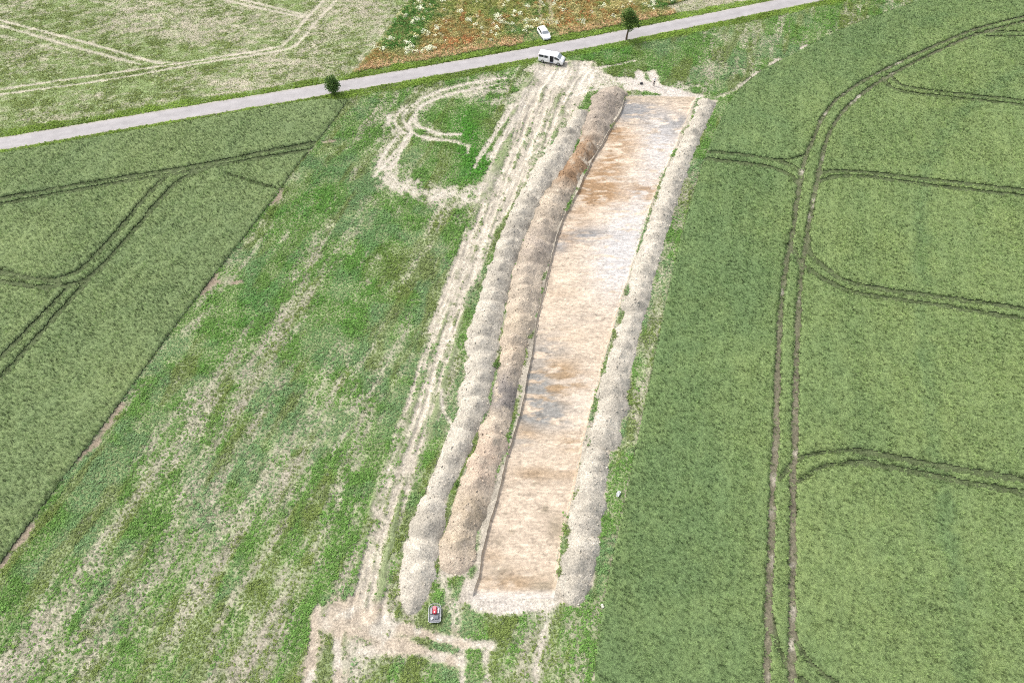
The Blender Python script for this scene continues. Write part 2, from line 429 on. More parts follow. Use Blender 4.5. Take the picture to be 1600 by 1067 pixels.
# trampled ground round the van and at the far end of the trench
add_track([[(838, 112), (870, 118), (905, 112)], [(860, 126), (900, 130), (930, 125)], [(905, 108), (930, 120), (955, 132)]], 1.9, 0.8, 1.0, 3.0)
add_track([[(895, 100), (925, 108), (960, 124)], [(912, 96), (922, 105), (950, 118), (985, 126)], [(925, 107), (960, 102), (992, 95)], [(900, 118), (940, 122), (972, 130)], [(885, 145), (905, 138), (935, 132)], [(880, 158), (900, 146), (930, 140)]], 0.35, 0.9, 0.2, 0.5)
add_track([[(972, 126), (1000, 128), (1030, 136), (1060, 144), (1090, 152)], [(980, 136), (1010, 138), (1040, 146), (1080, 152)], [(1001, 113), (1000, 128)], [(1020, 113), (1021, 130)]], 1.0, 1.0, 0.4, 1.0)
add_track([[(1030, 134), (1060, 138), (1090, 134)], [(1060, 128), (1066, 142)], [(1120, 152), (1150, 140), (1160, 132), (1175, 120)]], 0.5, 0.6, 0.35, 1.0)
# pale bare seam along the wheat, brown spots along the other field edge
add_track([[(1157, 136), (1172, 122), (1185, 112)], [(1205, 101), (1218, 93)], [(1252, 77), (1262, 72)]], 0.45, 0.8, 0.3, 1.0)
# turning place in the foreground
add_track([[(530, 945), (528, 1000), (527, 1067), (526, 1120)], [(495, 950), (490, 985), (484, 1067)], [(540, 955), (630, 980), (717, 1003), (768, 1008)], [(548, 985), (630, 1007), (705, 1031), (722, 1036)], [(560, 1018), (600, 1012), (660, 1018)], [(500, 970), (530, 985)]], 0.52, 1.0, 0.25, 0.5)
add_track([[(552, 968), (575, 985), (605, 975)], [(560, 1000), (570, 1015), (556, 1020)], [(590, 950), (580, 970), (610, 975)], [(520, 960), (545, 960)]], 1.1, 0.85, 0.8, 3.4)
add_track([[(548, 1000), (545, 1035), (530, 1067)], [(575, 1005), (556, 1050)]], 0.9, 0.55, 0.6, 1.6)
add_track([[(722, 1008), (722, 1067), (722, 1120)], [(757, 1000), (762, 1067), (764, 1120)]], 0.36, 0.85, 0.2, 0.6)
add_track([[(858, 943), (852, 982), (841, 1025), (834, 1080)]], 0.30, 0.75, 0.2, 0.7)
add_track([[(714, 965), (708, 940), (700, 920)], [(690, 905), (705, 940), (712, 990)]], 0.5, 0.65, 0.4, 1.4)
add_track([[(745, 943), (770, 948), (800, 948), (835, 942)], [(745, 936), (800, 938), (860, 941)]], 0.75, 1.0, 0.2, 0.4)
add_track([[(690, 610), (692, 640), (706, 662)], [(717, 610), (718, 632), (726, 648)]], 0.22, 0.9, 0.12, 0.1)
add_track([[(610, 560 - 20 * k), (560, 640 - 20 * k), (520, 710 - 20 * k)] for k in (0,)], 0.25, 0.4, 0.2, 1.0)
EDGE = line_mask([[(440, 298), (432, 312), (424, 318)], [(330, 440), (345, 442)], [(362, 442), (372, 443)], [(190, 632), (180, 648), (150, 690), (125, 716)], [(45, 825), (30, 848), (-5, 890)], [(340, 428), (330, 440), (318, 458)], [(520, 222), (505, 222)], [(952, 1060), (958, 1000)], [(965, 880), (960, 900)]], 0.42, 0.35, 0, 1.4)
# bank between trench and heaps, and the floor under the heaps: bare earth
xl = TL(GY); xr = TR(GY)
in_t = (GY > TY0 - 0.5) & (GY < TY1 + 0.3)
bank = np.where(in_t, (GX > xl - 1.4) & (GX < xr + 0.7), False)
heap_floor = np.zeros((NY, NX), bool)
for k, (a, b) in heaps.items():
    heap_floor |= inpoly(GX, GY, PL(a) + PL(b)[::-1])
fr = dist_raster([PL(heaps['right'][0]) + PL(heaps['right_near'][0])], 3)
fi = dist_raster([PL(heaps['inner'][1])], 3)
fo = dist_raster([PL(heaps['outer'][1]) + PL(heaps['outer_near'][1])], 3)
weedy = np.maximum.reduce([(1 - sstep(0.3, 0.9, fr)) * sstep(0.42, 0.55, fbm(GX, GY, 3.5, 51, 3)),
                           (1 - sstep(0.2, 0.7, fi)) * sstep(0.55, 0.66, fbm(GX, GY, 3.0, 52, 3)),
                           (1 - sstep(0.3, 0.9, fo)) * sstep(0.48, 0.6, fbm(GX, GY, 3.0, 53, 3))])
cover = np.where(band > 0, cover * (1 - band) + rut_cover * band, cover)
cover = cover * (1 - TRK)
cover = cover * (1 - 0.9 * EDGE)
cover = np.where(bank | heap_floor, 0.0, cover)
cover = np.maximum(cover, weedy * 0.9)
cover = np.maximum(cover, verge * 1.1)
# pale field beyond the road
ua = fbm(GX * 0.97 + GY * 0.2, (GY - GX * 0.2) * 2.6, 2.0, 71, 4)
cov_ul = 0.70 + 1.2 * (ua - 0.5) + 0.9 * (fbm(GX, GY, 16, 72, 2) - 0.5) + 1.1 * (fbm(GX, GY, 0.9, 73, 2) - 0.5)
cov_ul += blobs([(160, 120, 7, 16, 0.35), (310, 85, 5, 18, 0.45), (440, 65, 6, 6, 0.35), (30, 170, 6, 10, 0.15), (60, 100, 5, 10, 0.05), (230, 45, 5, 22, -0.3), (460, 35, 5, 8, -0.35), (460, 110, 4, 16, -0.3), (230, 165, 2, 20, -0.35), (100, 190, 2, 16, -0.4), (380, 140, 2, 14, -0.35), (560, 40, 10, 8, -0.2), (420, 95, 2, 10, -0.25), (20, 95, 3, 10, -0.25)], GX, GY)
ul_trk = line_mask([[(-60, 148), (0, 140), (135, 120), (270, 101), (422, 76), (449, 64), (472, 37), (506, 0), (530, -30)], [(-60, 158), (0, 148), (169, 125), (304, 101), (439, 79), (466, 67), (489, 40), (526, 0), (550, -30)],
                    [(-60, 14), (0, 32), (135, 67), (236, 96), (263, 98)], [(-60, 22), (0, 40), (118, 74), (219, 101)], [(330, -5), (400, 12), (472, 27)], [(365, -3), (420, 10), (478, 24)]], 0.38, 0.25, 0, 0.3)
ul_trk = np.maximum(ul_trk, 0.5 * line_mask([[(0, 56), (60, 70), (110, 84)], [(130, -3), (200, 15)], [(350, 38), (400, 46)], [(640, 8), (600, 62), (570, 95)], [(628, 8), (588, 62), (560, 92)], [(616, 8), (572, 66)]], 0.4, 0.35, 0, 1.0))
ul_trk = ul_trk * 0.75
cov_ul = cov_ul * (1 - ul_trk)
cover = np.where(M_ul, np.maximum(cov_ul, verge * 1.1), cover)
cov_ur = 0.25 + 0.9 * (fbm(GX, GY, 2.0, 75, 3) - 0.5)
cover = np.where(M_ur, np.maximum(cov_ur, verge * 1.1), cover)
md_trk = line_mask([[(840, -30), (843, 0), (845, 36)], [(855, -30), (858, 0), (862, 38)]], 0.55, 0.3, 0, 0.8)
cover = np.where(M_mead, np.maximum(0.9 * (1 - 0.8 * md_trk), verge * 1.1), cover)
cover = np.where(M_lw | M_rw, 0.0, cover)
road_m = 1 - sstep(ROAD_W / 2 - 0.05, ROAD_W / 2 + 0.1, D_road)
cover = np.clip(cover * (1 - road_m), 0, 1.05)

# tramline masks (drawn as they show at mid height of the crop)
G_l = np.maximum(line_mask(lt, 0.42, 0.16, 0.3, 0.5), 0.45 * line_mask(lt_faint, 0.35, 0.3, 0.3, 0.4))
G_r = np.maximum.reduce([line_mask(rt, 0.42, 0.16, 0.3, 0.5), line_mask(rt_main, 0.36, 0.12, 0.15, 0.5), 0.75 * line_mask(rt_thin, 0.24, 0.12, 0.3, 0.2)])
ROW_R = 0.75 * line_mask(rt_row, 0.11, 0.08, 0.4, 0.05)
MAIN_T = line_mask(rt_main, 0.5, 0.2, 0, 0.2) * (1 - sstep(40, 75, GY) * 0.6)
pale_spots = line_mask(rt_main, 0.3, 0.2, 0, 0.2) * sstep(0.58, 0.72, fbm(GX * 1.0, GY * 0.6, 1.1, 81, 3)) * sstep(0.5, 0.62, fbm(GX, GY, 9.0, 82, 2))

# ------------------------------------------------------------------ ground sheet (with the trench left open)
SOIL = np.array((0.335, 0.300, 0.240)); STRAW = np.array((0.355, 0.33, 0.22))
GRN = np.array((0.15, 0.225, 0.07)); BROWN = np.array((0.19, 0.135, 0.09)); PALE = np.array((0.42, 0.382, 0.315))
rows = np.concatenate([[-1500, -600, -200, -80, -30, -10, -2], np.arange(Y0, TY0 - 0.12, 0.26), np.linspace(TY0, TY1, int((TY1 - TY0) / 0.26)), np.arange(TY1 + 0.26, Y1, 0.26), [172, 180, 195, 220, 300, 500, 1000, 2500, 6000]])
NLc, NTc, NRc = 430, 30, 260
def cols(y):
    a, b = float(TL(np.clip(y, -30, 230))), float(TR(np.clip(y, -30, 230)))
    left = np.concatenate([[-6000, -2500, -800, -350, -200, -150], np.linspace(X0, a - 34, 240), np.linspace(a - 34, a, NLc - 239)[1:]])
    right = np.concatenate([np.linspace(b, X1, NRc), [150, 200, 350, 800, 2500, 6000]])
    return np.concatenate([left, np.linspace(a, b, NTc)[1:-1], right])
XX = np.stack([cols(y) for y in rows]); YY = np.repeat(rows[:, None], XX.shape[1], 1)
nl = 6 + NLc
c_ = np.clip(sample(cover, XX, YY), 0, 1); trk_ = sample(TRK, XX, YY); bnd_ = sample(band, XX, YY); edg_ = sample(EDGE, XX, YY); ult_ = sample(ul_trk * M_ul, XX, YY)
ul_ = sample((M_ul | M_ur).astype(float), XX, YY); wht_ = sample((M_lw | M_rw).astype(float), XX, YY); md_ = sample(M_mead.astype(float), XX, YY); ps_ = sample(pale_spots, XX, YY); vg_ = sample(verge, XX, YY)
n1 = fbm(XX, YY, 5, 91, 4)[..., None]; n2 = fbm(XX, YY, 0.9, 92, 3)[..., None]
gc = SOIL * (0.72 + 0.56 * n1) * (0.75 + 0.5 * n2)
gc = gc * (1 - 0.35 * ul_[..., None]) + STRAW * (0.75 + 0.5 * n2) * 0.35 * ul_[..., None]
tk = np.clip(np.maximum(trk_, ult_ * 0.6), 0, 1)[..., None]
gc = gc * (1 - tk) + PALE * (0.85 + 0.3 * n2) * tk
foot = sample(line_mask([[(540, 955), (630, 980), (717, 1003)], [(528, 945), (527, 1067)], [(548, 985), (630, 1007), (705, 1031)], [(490, 955), (486, 1067)], [(560, 940), (600, 960)]], 1.0, 0.8, 0, 1.5), XX, YY)[..., None]
foot = foot * sstep(0.25, 0.55, fbm(XX, YY, 1.4, 96, 3))[..., None]
gc = gc * (1 - 0.75 * foot) + np.array((0.32, 0.262, 0.195)) * (0.8 + 0.4 * n2) * 0.75 * foot
farlip = blobs([(1030, 136, 4, 4, 1.0), (1000, 128, 3, 3.5, 0.9), (1065, 148, 2, 3, 0.9), (790, 944, 1.4, 4.2, 1.0)], XX, YY)[..., None]
gc = gc * (1 - np.clip(farlip, 0, 1)) + np.array((0.43, 0.39, 0.34)) * (0.88 + 0.24 * n2) * np.clip(farlip, 0, 1)
gm = (np.clip(c_ * 1.25 - 0.12, 0, 1) ** 1.3 * (0.72 + 0.1 * ul_))[..., None]
gc = gc * (1 - gm) + GRN * (0.75 + 0.5 * n2) * gm
gc = gc * (1 - 0.9 * edg_[..., None]) + (np.array((0.20, 0.16, 0.115)) * (0.8 + 0.5 * n2)) * 0.9 * edg_[..., None]
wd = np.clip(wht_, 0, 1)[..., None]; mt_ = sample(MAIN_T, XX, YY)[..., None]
gc = gc * (1 - wd) + ((np.array((0.085, 0.107, 0.05)) * (1 - mt_) + np.array((0.145, 0.132, 0.092)) * mt_) * (0.7 + 0.6 * n2) * (1 - ps_[..., None]) + PALE * ps_[..., None]) * wd  # dark green under wheat and tramlines: crop shade and weeds painted into the soil
mdk = (md_ * (1 - vg_))[..., None]
gc = gc * (1 - 0.7 * mdk) + np.array((0.26, 0.225, 0.10)) * (0.6 + 0.8 * n2) * 0.7 * mdk
bnd_, rutz, cld_ = haul(XX, YY)
ridge = sstep(0.40, 0.62, rutz + 0.35 * (cld_ - 0.5))[..., None]
gc = gc * (1 + (0.22 - 0.36 * ridge) * bnd_[..., None])
ZZ = 0.05 * (fbm(XX, YY, 1.0, 93, 3) - 0.5) + 0.10 * (fbm(XX, YY, 6.0, 94, 2) - 0.5)
ZZ = ZZ + bnd_ * (0.75 * (rutz - 0.5) + 0.22 * (cld_ - 0.5)) - 0.06 * trk_ - 0.05 * ult_
rd_ = 1 - sstep(ROAD_W / 2 + 0.1, ROAD_W / 2 + 1.2, sample(D_road, XX, YY))
ZZ = ZZ * (1 - rd_) - 0.05 * rd_
inside = (XX >= X0) & (XX <= X1) & (YY >= Y0) & (YY <= Y1)
ZZ = np.where(inside, ZZ, -0.05)
far_c = np.array((0.13, 0.165, 0.07)) * (0.8 + 0.4 * fbm(XX, YY, 60, 95, 3)[..., None])
gc = np.where(inside[..., None], gc, far_c)
nr, nc = XX.shape
keep = np.ones((nr - 1, nc - 1), bool)
ymid = 0.5 * (rows[1:] + rows[:-1])
t_rows = (ymid > TY0) & (ymid < TY1)
keep[np.ix_(t_rows, np.arange(nl - 1, nl - 1 + NTc - 1))] = False
M_ground = attr_mat('ground_earth', fine=((1.6, 0.22), (5.0, 0.42)), bump=0.6, bscale=4.0)
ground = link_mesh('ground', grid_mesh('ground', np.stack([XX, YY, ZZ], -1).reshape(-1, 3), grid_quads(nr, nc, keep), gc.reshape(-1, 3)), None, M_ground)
tag(ground, kind='structure')
zr = {'XX': XX, 'ZZ': ZZ}
def ground_edge_z(y, left):
    j = nl - 1 if left else nl - 1 + NTc - 1
    return np.interp(y, rows, ZZ[:, j])

# ------------------------------------------------------------------ trench floor and walls
DEPTH = 0.42
ty = np.concatenate([[TY0, TY0 + 0.12, TY0 + 0.3], np.linspace(TY0 + 0.5, TY1 - 0.3, 800), [TY1 - 0.12, TY1]])
tn = np.concatenate([[0, 0.012, 0.024], np.linspace(0.036, 0.964, 100), [0.976, 0.988, 1.0]])
xa, xb = TL(ty), TR(ty)
# at the grid's own rows the two sheets share their edge; pin to straight pieces between ground rows
gxa = np.interp(ty, rows, XX[:, nl - 1]); gxb = np.interp(ty, rows, XX[:, nl - 1 + NTc - 1])
TX = gxa[:, None] + (gxb - gxa)[:, None] * tn[None]; TYY = np.repeat(ty[:, None], len(tn), 1)
W = (gxb - gxa)[:, None]
dl = TX - gxa[:, None]; dr = gxb[:, None] - TX; dn = TYY - TY0; df = TY1 - TYY
ramp = 0.9 + 2.2 * fbm(TX, TYY * 0, 3, 101, 2)
wall = np.minimum.reduce([sstep(0.0, 0.22, dl), sstep(0.0, 0.34, dr), sstep(0.0, 0.75, dn + 0.2 * (fbm(TX, TYY, 1.2, 102, 3) - 0.5)), sstep(0.0, 1.0, df / ramp)])
wall[0] = 0; wall[-1] = 0; wall[:, 0] = 0; wall[:, -1] = 0
tz = -(DEPTH + 0.10 * (fbm(TX, TYY, 7, 103, 3) - 0.5)) * wall + 0.05 * wall * (fbm(TX * 0.35, TYY, 0.45, 104, 4) - 0.5) + 0.04 * wall * (fbm(TX, TYY, 0.35, 105, 2) - 0.5)
zl = np.interp(ty, rows, ZZ[:, nl - 1])[:, None]; zr_ = np.interp(ty, rows, ZZ[:, nl - 1 + NTc - 1])[:, None]
rim = (zl * (1 - tn) + zr_ * tn)
tz = tz + rim * (1 - wall)
ri0 = np.interp(TX[0], XX[np.argmin(abs(rows - TY0))], ZZ[np.argmin(abs(rows - TY0))]); ri1 = np.interp(TX[-1], XX[np.argmin(abs(rows - TY1))], ZZ[np.argmin(abs(rows - TY1))])
tz[0] = ri0; tz[-1] = ri1
CREAM = np.array((0.455, 0.374, 0.285))
s1 = fbm(TX * 0.28, TYY, 0.55, 111, 4); s2 = fbm(TX * 0.5, TYY, 0.22, 112, 3); s3 = fbm(TX, TYY, 3.5, 113, 3)
tc = CREAM * 1.0 * (0.80 + 0.40 * s1[..., None]) * (0.82 + 0.36 * s2[..., None]) * (0.8 + 0.4 * s3[..., None])
def tblob(lst, colr, f=0.55, seed=0, thr=0.42):
    global tc
    w = np.zeros(TX.shape)
    for px, py, ra, rc, v in lst:
        bx, by = P(px, py, -DEPTH)
        a = (TYY - by) / ra; c = (TX - bx - (TYY - by) * 0.1) / rc
        w = w + v * np.exp(-(a * a + c * c))
    br_ = fbm(TX * 0.33, TYY, 0.6, 120 + seed, 4)
    w = np.clip(w, 0, 1.3) * sstep(thr - 0.14, thr + 0.16, br_)
    w = np.clip(w, 0, 1)[..., None]
    tc = tc * (1 - w) + f * np.array(colr) * (0.85 + 0.3 * s2[..., None]) * w
tblob([(1030, 235, 9, 3.5, 0.9), (985, 370, 8, 4.5, 0.95), (960, 420, 7, 4, 0.7), (1000, 300, 5, 3, 0.5), (1040, 200, 4, 3, 0.6), (900, 610, 4, 3, 0.5)], (0.80, 0.76, 0.715), f=0.54, seed=1, thr=0.34)
tblob([(830, 850, 12, 5, 0.7), (860, 700, 6, 4, 0.55), (900, 440, 4, 3, 0.4), (900, 590, 6, 4, 0.5), (870, 540, 4, 3, 0.5)], (0.72, 0.595, 0.455), f=0.6, seed=2, thr=0.36)
tblob([(935, 285, 4.5, 4.0, 1.1), (955, 250, 3, 2.5, 0.8), (920, 305, 2.6, 4.5, 1.0), (1010, 298, 2.2, 2.6, 0.9), (975, 225, 3.5, 3, 0.6), (960, 205, 2.5, 2.5, 0.9), (900, 340, 3, 2.2, 0.5), (880, 375, 2, 2, 0.8)], (0.50, 0.33, 0.19), seed=3)
tblob([(870, 580, 2.0, 3, 1.1), (860, 612, 2.0, 2.0, 1.2), (905, 600, 1.2, 2.0, 0.7), (830, 740, 1.0, 2.5, 0.7), (895, 690, 1.4, 1.8, 0.8), (815, 915, 1.4, 3, 0.7), (765, 870, 1.2, 2, 0.5), (770, 905, 1.0, 3, 0.5), (890, 740, 1.2, 3, 0.5), (825, 670, 2.0, 2, 0.7), (940, 175, 2, 3, 0.3), (880, 520, 1.5, 3, 0.4), (870, 460, 1.3, 2.5, 0.3)], (0.52, 0.37, 0.225), seed=4)
tblob([(1000, 175, 3.6, 4.5, 1.0), (1060, 190, 2.4, 3.2, 0.9), (975, 168, 2.8, 2.2, 0.9), (1040, 208, 2.0, 4, 0.55), (920, 368, 1.6, 3.2, 1.1), (875, 385, 1.6, 1.4, 0.8)], (0.40, 0.39, 0.375), seed=5)
tblob([(832, 610, 2.8, 2.2, 1.3), (825, 640, 1.6, 3, 0.8), (860, 545, 1.4, 3, 0.6), (835, 600, 2.4, 2, 0.6), (850, 520, 1.6, 2.4, 0.45), (845, 645, 2.0, 3.2, 0.75), (880, 660, 1.4, 3, 0.5), (840, 560, 2, 2, 0.4), (815, 690, 1.3, 2, 0.6), (860, 640, 1.6, 2, 0.5), (905, 500, 2, 3, 0.25)], (0.40, 0.385, 0.35), seed=6)
tblob([(850, 915, 1.2, 1.6, 0.9), (852, 795, 0.5, 0.5, 0.9), (800, 830, 0.4, 0.5, 0.7), (835, 755, 0.4, 0.4, 0.6), (790, 800, 0.3, 0.3, 0.7), (780, 845, 0.6, 0.7, 0.5), (868, 825, 1.6, 1.1, 0.8), (780, 890, 1.0, 1.6, 0.6)], (0.42, 0.35, 0.25), seed=7, thr=0.3)
scr = sstep(0.60, 0.70, fbm(TX * 0.22 + 3 * fbm(TX, TYY, 9, 171, 2), TYY, 0.42, 172, 2)) * sstep(0.42, 0.6, fbm(TX, TYY, 4.0, 173, 3))
tc = tc * (1 - 0.15 * scr[..., None])
scr2 = sstep(0.66, 0.74, fbm(TX * 0.3, TYY, 0.5, 174, 2)); tc = tc * (1 + 0.10 * scr2[..., None])
spk = sstep(0.74, 0.80, fbm(TX, TYY, 0.5, 175, 2)); tc = tc * (1 - 0.22 * spk[..., None])
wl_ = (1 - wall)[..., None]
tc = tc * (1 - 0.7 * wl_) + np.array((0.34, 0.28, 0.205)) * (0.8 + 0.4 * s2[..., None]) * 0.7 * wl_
endl = (1 - sstep(0.4, 1.3, dn))[..., None]
tc = tc * (1 - endl) + np.array((0.43, 0.39, 0.34)) * (0.9 + 0.2 * s2[..., None]) * endl
M_trench = attr_mat('trench_subsoil', fine=((0.6, 0.14), (2.4, 0.24)), bump=0.6, bscale=3.0, stretch=(0.7, 1.4, 1.0))
trench = link_mesh('trench_floor', grid_mesh('trench_floor', np.stack([TX, TYY, tz], -1).reshape(-1, 3), grid_quads(len(ty), len(tn)), tc.reshape(-1, 3)), None, M_trench)
tag(trench, kind='structure')

# ------------------------------------------------------------------ road
M_road, n, l, b = mat('worn_asphalt')
b.inputs['Roughness'].default_value = 0.85
at = n.new('ShaderNodeAttribute'); at.attribute_name = 'col'
g = n.new('ShaderNodeNewGeometry')
t1 = n.new('ShaderNodeTexNoise'); t1.inputs['Scale'].default_value = 0.5; t1.inputs['Detail'].default_value = 8; t1.inputs['Roughness'].default_value = 0.7
mr = n.new('ShaderNodeMapRange'); mr.inputs['From Min'].default_value = 0.3; mr.inputs['From Max'].default_value = 0.7; mr.inputs['To Min'].default_value = 0.86; mr.inputs['To Max'].default_value = 1.12
vm = n.new('ShaderNodeVectorMath'); vm.operation = 'SCALE'
l.new(g.outputs['Position'], t1.inputs['Vector']); l.new(t1.outputs['Fac'], mr.inputs['Value'])
l.new(at.outputs['Color'], vm.inputs[0]); l.new(mr.outputs[0], vm.inputs['Scale']); l.new(vm.outputs[0], b.inputs['Base Color'])
rc = np.array(smooth_line(road_c[::6] + [road_c[-1]], 0.5))
tn_ = np.gradient(rc, axis=0); tn_ /= np.linalg.norm(tn_, axis=1)[:, None]
nrm = np.stack([-tn_[:, 1], tn_[:, 0]], 1)
offs = np.array([-1.02, -1.0, -0.9, -0.7, -0.5, -0.3, -0.1, 0.1, 0.3, 0.5, 0.7, 0.9, 1.0, 1.02]) * ROAD_W / 2
sl = np.arange(len(rc)) * 0.5
jit_l = 0.35 * (fbm(sl, sl * 0, 1.6, 131, 4) - 0.5); jit_r = 0.35 * (fbm(sl, sl * 0 + 9, 1.6, 132, 4) - 0.5)
RV, RC = [], []
for i in range(len(rc)):
    for k, of in enumerate(offs):
        w = of + (jit_l[i] * np.clip(-of / 2.3, 0, 1) + jit_r[i] * np.clip(of / 2.3, 0, 1))
        p = rc[i] + nrm[i] * w
        e = abs(of) / (ROAD_W / 2)
        z = 0.035 + 0.03 * (1 - e * e) if e <= 1.001 else -0.12
        RV.append((p[0], p[1], z))
        wear = 0.5 * math.exp(-((abs(of) - 0.95) / 0.35) ** 2)
        base = np.array((0.30, 0.285, 0.28)) * (1 + 0.10 * wear)
        if e > 0.85: base = base * 0.5 + np.array((0.34, 0.31, 0.25)) * 0.5
        RC.append(base * (0.90 + 0.20 * float(fbm(i * 0.12, of * 1.4, 1.0, 133, 3))))
road = link_mesh('road', grid_mesh('road', RV, grid_quads(len(rc), len(offs)), np.array(RC)), None, M_road)
tag(road, kind='structure')

# ------------------------------------------------------------------ spoil heaps
def resample(pts, n):
    p = np.array(smooth_line(pts, 0.4)); d = np.r_[0, np.cumsum(np.linalg.norm(np.diff(p, axis=0), axis=1))]
    s = np.linspace(0, d[-1], n)
    return np.stack([np.interp(s, d, p[:, 0]), np.interp(s, d, p[:, 1])], 1)
M_heap = attr_mat('dug_earth', fine=((1.3, 0.12), (5.0, 0.34)), bump=0.9, bscale=4.0)
clod_meshes = []
for k in range(3):
    bm = bmesh.new(); bmesh.ops.create_icosphere(bm, subdivisions=1, radius=1.0)
    for v in bm.verts:
        v.co *= random.uniform(0.65, 1.15)
        v.co.z *= 0.7
    clod_meshes.append(bm_mesh('clod', bm))
M_clod = plant_mat('clod_earth', 0.0)
for m_ in clod_meshes: m_.materials.append(M_clod)
NG_clod = scatter_group(clod_meshes)
HEAPZ = []
def build_heap(key, label, height, colfn, seed, spacing=2.6, nclod=1500, pad=1.0):
    a, b = heaps[key]
    a, b = PL(a), PL(b)
    L = resample(a, 60); R = resample(b, 60)
    length = np.linalg.norm(np.diff(0.5 * (L + R), axis=0), axis=1).sum()
    n = int(length / 0.16)
    L = resample(a, n); R = resample(b, n)
    C = 0.5 * (L + R)
    ker = np.ones(41) / 41
    C = np.stack([np.convolve(np.r_[np.full(20, C[0, q]) + (C[0, q] - C[1, q]) * np.arange(20, 0, -1), C[:, q], np.full(20, C[-1, q]) + (C[-1, q] - C[-2, q]) * np.arange(1, 21)], ker, 'valid') for q in (0, 1)], 1)
    tang = np.gradient(C, axis=0); tang /= np.linalg.norm(tang, axis=1)[:, None]
    dirv = np.stack([tang[:, 1], -tang[:, 0]], 1)
    if ((R - L) * dirv).sum() < 0: dirv = -dirv
    half = np.maximum(0.5, {'right_near': 0.50, 'inner': 0.53}.get(key, 0.56) * ((R - L) * dirv).sum(1))
    half = np.convolve(np.pad(half, 15, 'edge'), np.ones(31) / 31, 'valid')
    m = int(2 * (half.max() + pad) / 0.16)
    u = np.linspace(-1, 1, m)
    nE = int((pad + 0.6) / 0.16)                       # rows past either end
    ext0 = [C[0] - tang[0] * 0.16 * k for k in range(nE, 0, -1)]; ext1 = [C[-1] + tang[-1] * 0.16 * k for k in range(1, nE + 1)]
    CC = np.vstack([ext0, C, ext1]); HH = np.concatenate([np.full(nE, half[0]), half, np.full(nE, half[-1])])
    DD = np.vstack([np.repeat(dirv[:1], nE, 0), dirv, np.repeat(dirv[-1:], nE, 0)])
    hx = CC[:, None, 0] + DD[:, None, 0] * u[None] * (HH[:, None] + pad)
    hy = CC[:, None, 1] + DD[:, None, 1] * u[None] * (HH[:, None] + pad)
    # a continuous bank, and bucket loads dumped along it, each a cone at its angle of repose
    rs = np.random.default_rng(seed)
    sk = np.r_[0, np.cumsum(np.linalg.norm(np.diff(C, axis=0), axis=1))]
    length = sk[-1]
    S2 = np.concatenate([-0.16 * np.arange(nE, 0, -1), sk, length + 0.16 * np.arange(1, nE + 1)])[:, None]
    tt = np.abs(u[None] * (HH[:, None] + pad)) / HH[:, None] / (0.92 + 0.5 * (fbm(hx, hy, 2.6, seed + 5, 3) - 0.5))
    endf = np.minimum(S2, length - S2) / HH[:, None]
    er = np.clip(1.05 - endf, 0, 3)
    Z = 0.46 * height * (1.0 - np.sqrt(tt * tt + er * er) ** 1.7) + 0.25 * (fbm(hx, hy, 2.2, seed + 6, 3) - 0.5) * (tt < 0.8); TNT = np.ones(hx.shape)
    s = half[0] * 0.8
    wx = hx + 0.75 * (fbm(hx, hy, 1.5, seed + 1, 4) - 0.5); wy = hy + 0.75 * (fbm(hx, hy, 1.8, seed + 2, 3) - 0.5)
    while s < length - half[-1] * 0.6:
        i = min(n - 1, np.searchsorted(sk, s)); h = half[i]
        k_ = rs.uniform(0.86, 1.12); rr = h * k_; hh = height * (h / half.mean()) ** 0.6 * k_ * rs.uniform(0.9, 1.15)
        c = C[i] + dirv[i] * rs.uniform(-0.2, 0.2) * h
        d = np.sqrt((wx - c[0]) ** 2 + (wy - c[1]) ** 2 + 0.10) / rr
        zc = hh * (1.03 - d) * 1.05; TNT = np.where(zc > Z, rs.uniform(0.86, 1.14), TNT)
        Z = np.maximum(Z, zc)
        s += spacing * rs.uniform(0.65, 1.15)
    Z = np.where(Z > 0, Z ** 0.88, Z)
    rough = 0.24 * (fbm(hx, hy, 1.1, seed + 3, 5, 0.65) - 0.5) + 0.12 * (fbm(hx, hy, 0.25, seed + 4, 2) - 0.5)
    Z = np.where(Z > -0.1, Z + rough * np.clip(Z * 2 + 0.2, 0, 1), Z)
    gap = np.maximum(TL(hy) - hx, hx - TR(hy)) - 0.12           # metres clear of the trench edge
    gap = np.where((hy > TY0 - 0.2) & (hy < TY1 + 0.2), gap, 9.0)
    Z = np.minimum(Z, gap * 1.1 + 0.02)
    Z = np.maximum(Z, -0.3)
    edge = np.zeros_like(Z, bool); edge[0] = edge[-1] = True; edge[:, 0] = edge[:, -1] = True
    Z[edge] = -0.3
    used = (Z[:-1, :-1] > -0.29) | (Z[1:, :-1] > -0.29) | (Z[:-1, 1:] > -0.29) | (Z[1:, 1:] > -0.29)
    colv = colfn(hx, hy) * TNT[..., None]
    me = grid_mesh('spoil_heap', np.stack([hx, hy, Z], -1).reshape(-1, 3), grid_quads(hx.shape[0], hx.shape[1], used), colv.reshape(-1, 3))
    o = link_mesh('spoil_heap', me, None, M_heap)
    tag(o, label, 'spoil heap', 'long heaps of dug earth beside the trench')
    # loose clods on its flanks
    ii = rs.integers(1, hx.shape[0] - 1, nclod); jj = rs.integers(1, hx.shape[1] - 1, nclod)
    ok = (Z[ii, jj] > -0.05) & (rs.random(nclod) < 0.45); ii, jj = ii[ok], jj[ok]
    k = len(ii)
    sz = 0.03 + 0.16 * rs.random(k) ** 5
    cl = colv[ii, jj] * rs.uniform(0.9, 1.3, k)[:, None]
